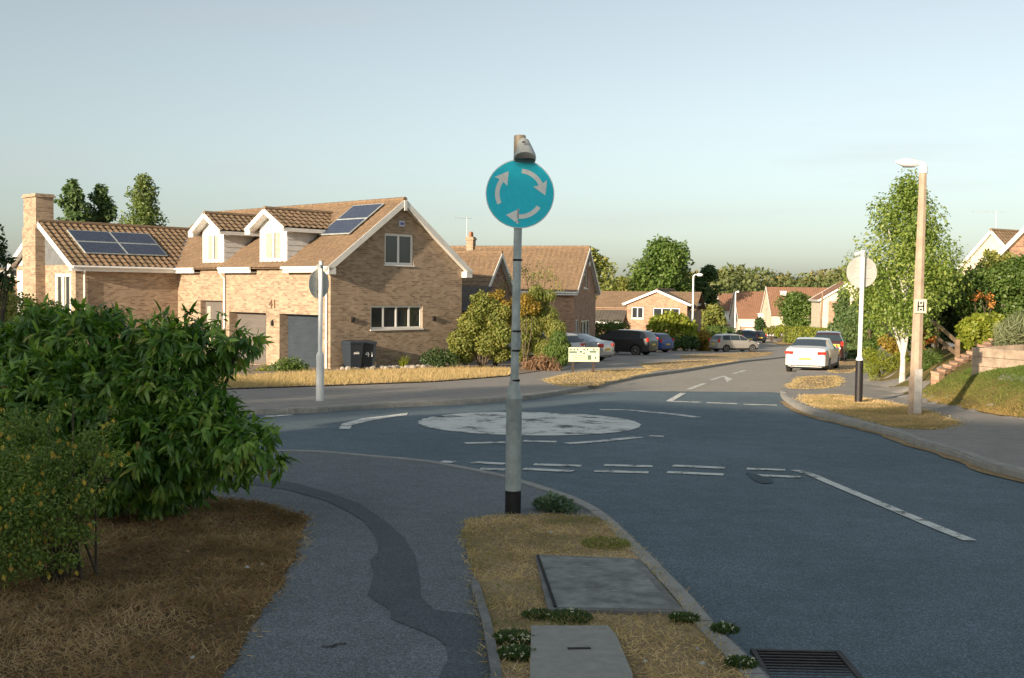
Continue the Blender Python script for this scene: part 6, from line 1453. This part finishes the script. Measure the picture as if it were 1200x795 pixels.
def along(px, py, hd, d, off=RO): x, y = G(px, py, off); return x + math.cos(hd) * d, y + math.sin(hd) * d
# white saloon on the right kerb: rear end at column 942
hd = R(66); x, y = along(943, 437, hd, 2.35)
wc = car('parked_car', 'white saloon seen from behind, parked half on the right hand verge', 'car', x, y, hd, 4.65, 1.82, 1.46, 'saloon', pw, zoff=-.07, tail=(.36, .13, .60), plate_hi=.60)
# dark red van with chevrons ahead of it
hd = R(70); x, y = along(969, 426, hd, 2.1)
vc = car('parked_van', 'dark maroon van with yellow and red rear markings ahead of the white saloon', 'van', x, y, hd, 4.3, 1.8, 1.75, 'estate', paintm('car_maroon', (.045, .014, .014)), zoff=-.05, rear_plate=False)
mb = MB(); m_hy = simple('chevron_yellow', (.85, .62, .04), .5, 0, .03, 4); m_hr = simple('chevron_red', (.75, .06, .03), .5, 0, .03, 4)
mb.box((-2.165, 0, .78), (.03, 1.3, .62)); cp = mb.build('rear_panel', m_hy, vc)
for sgn in (1, -1):
    for k in range(3):
        y0 = sgn * (.1 + k * .22); mb = MB(); mb.add([(-2.183, y0, .50), (-2.183, y0 + sgn * .11, .50), (-2.183, y0 + sgn * .0 - sgn * .10 + sgn * .11, 1.07), (-2.183, y0 - sgn * .10, 1.07)], [(0, 1, 2, 3)]); mb.build('chevron', m_hr, cp)
# silver hatchback on the left verge, nose to the right
hd = R(20); x0, y0 = G(860, 412.5, 0); car('parked_car', 'small silver hatchback parked across the verge before the square hedge', 'car', x0, y0, hd, 3.75, 1.66, 1.42, 'hatch', psv, .29, rear_plate=True)
# silver saloon, rear to the right
hd = R(147); x0, y0 = G(667, 422.0, 0); car('parked_car', 'silver saloon with red tail lamps parked right of the weeping bush', 'car', x0, y0, hd, 4.6, 1.80, 1.44, 'saloon', psil, .32, tail=(.34, .2, .60))
hd = R(138); x0, y0 = G(636, 424, 0); car('parked_car', 'white hatchback mostly hidden behind the weeping bush', 'car', x0, y0, hd, 4.2, 1.78, 1.50, 'hatch', pw, .32, tail=(.42, .12, .62))
hd = R(150); x0, y0 = G(727, 415.5, 0); car('parked_car', 'black estate car with alloy wheels in front of the pale brick house', 'car', x0, y0, hd, 4.75, 1.86, 1.66, 'estate', pblk, .36)
hd = R(137); x0, y0 = G(755, 412.5, 0); car('parked_car', 'bright blue hatchback on the far side of the black estate', 'car', x0, y0, hd, 4.3, 1.80, 1.48, 'hatch', pblu, .32)
FG = 'parked cars far down the street'
for px, Y, hdg, sty, pn, lab, H_ in [(873, 118, 95, 'estate', pdk, 'dark far parked car nearest the square hedge', 1.7), (884, 132, 100, 'hatch', pblk, 'small dark far car between the two far lamp posts', 1.45), (902, 150, 170, 'estate', paintm('car_pale', (.5, .52, .54)), 'pale far car before the wide steep roofed house', 1.6), (822, 104, 20, 'hatch', psil, 'silver far car roof showing above the golden shrub', 1.5)]:
    x = at(px, Y); car('parked_car', lab, 'car', x, Y, R(hdg), 4.3, 1.8, H_, sty, pn, .33, group=FG)
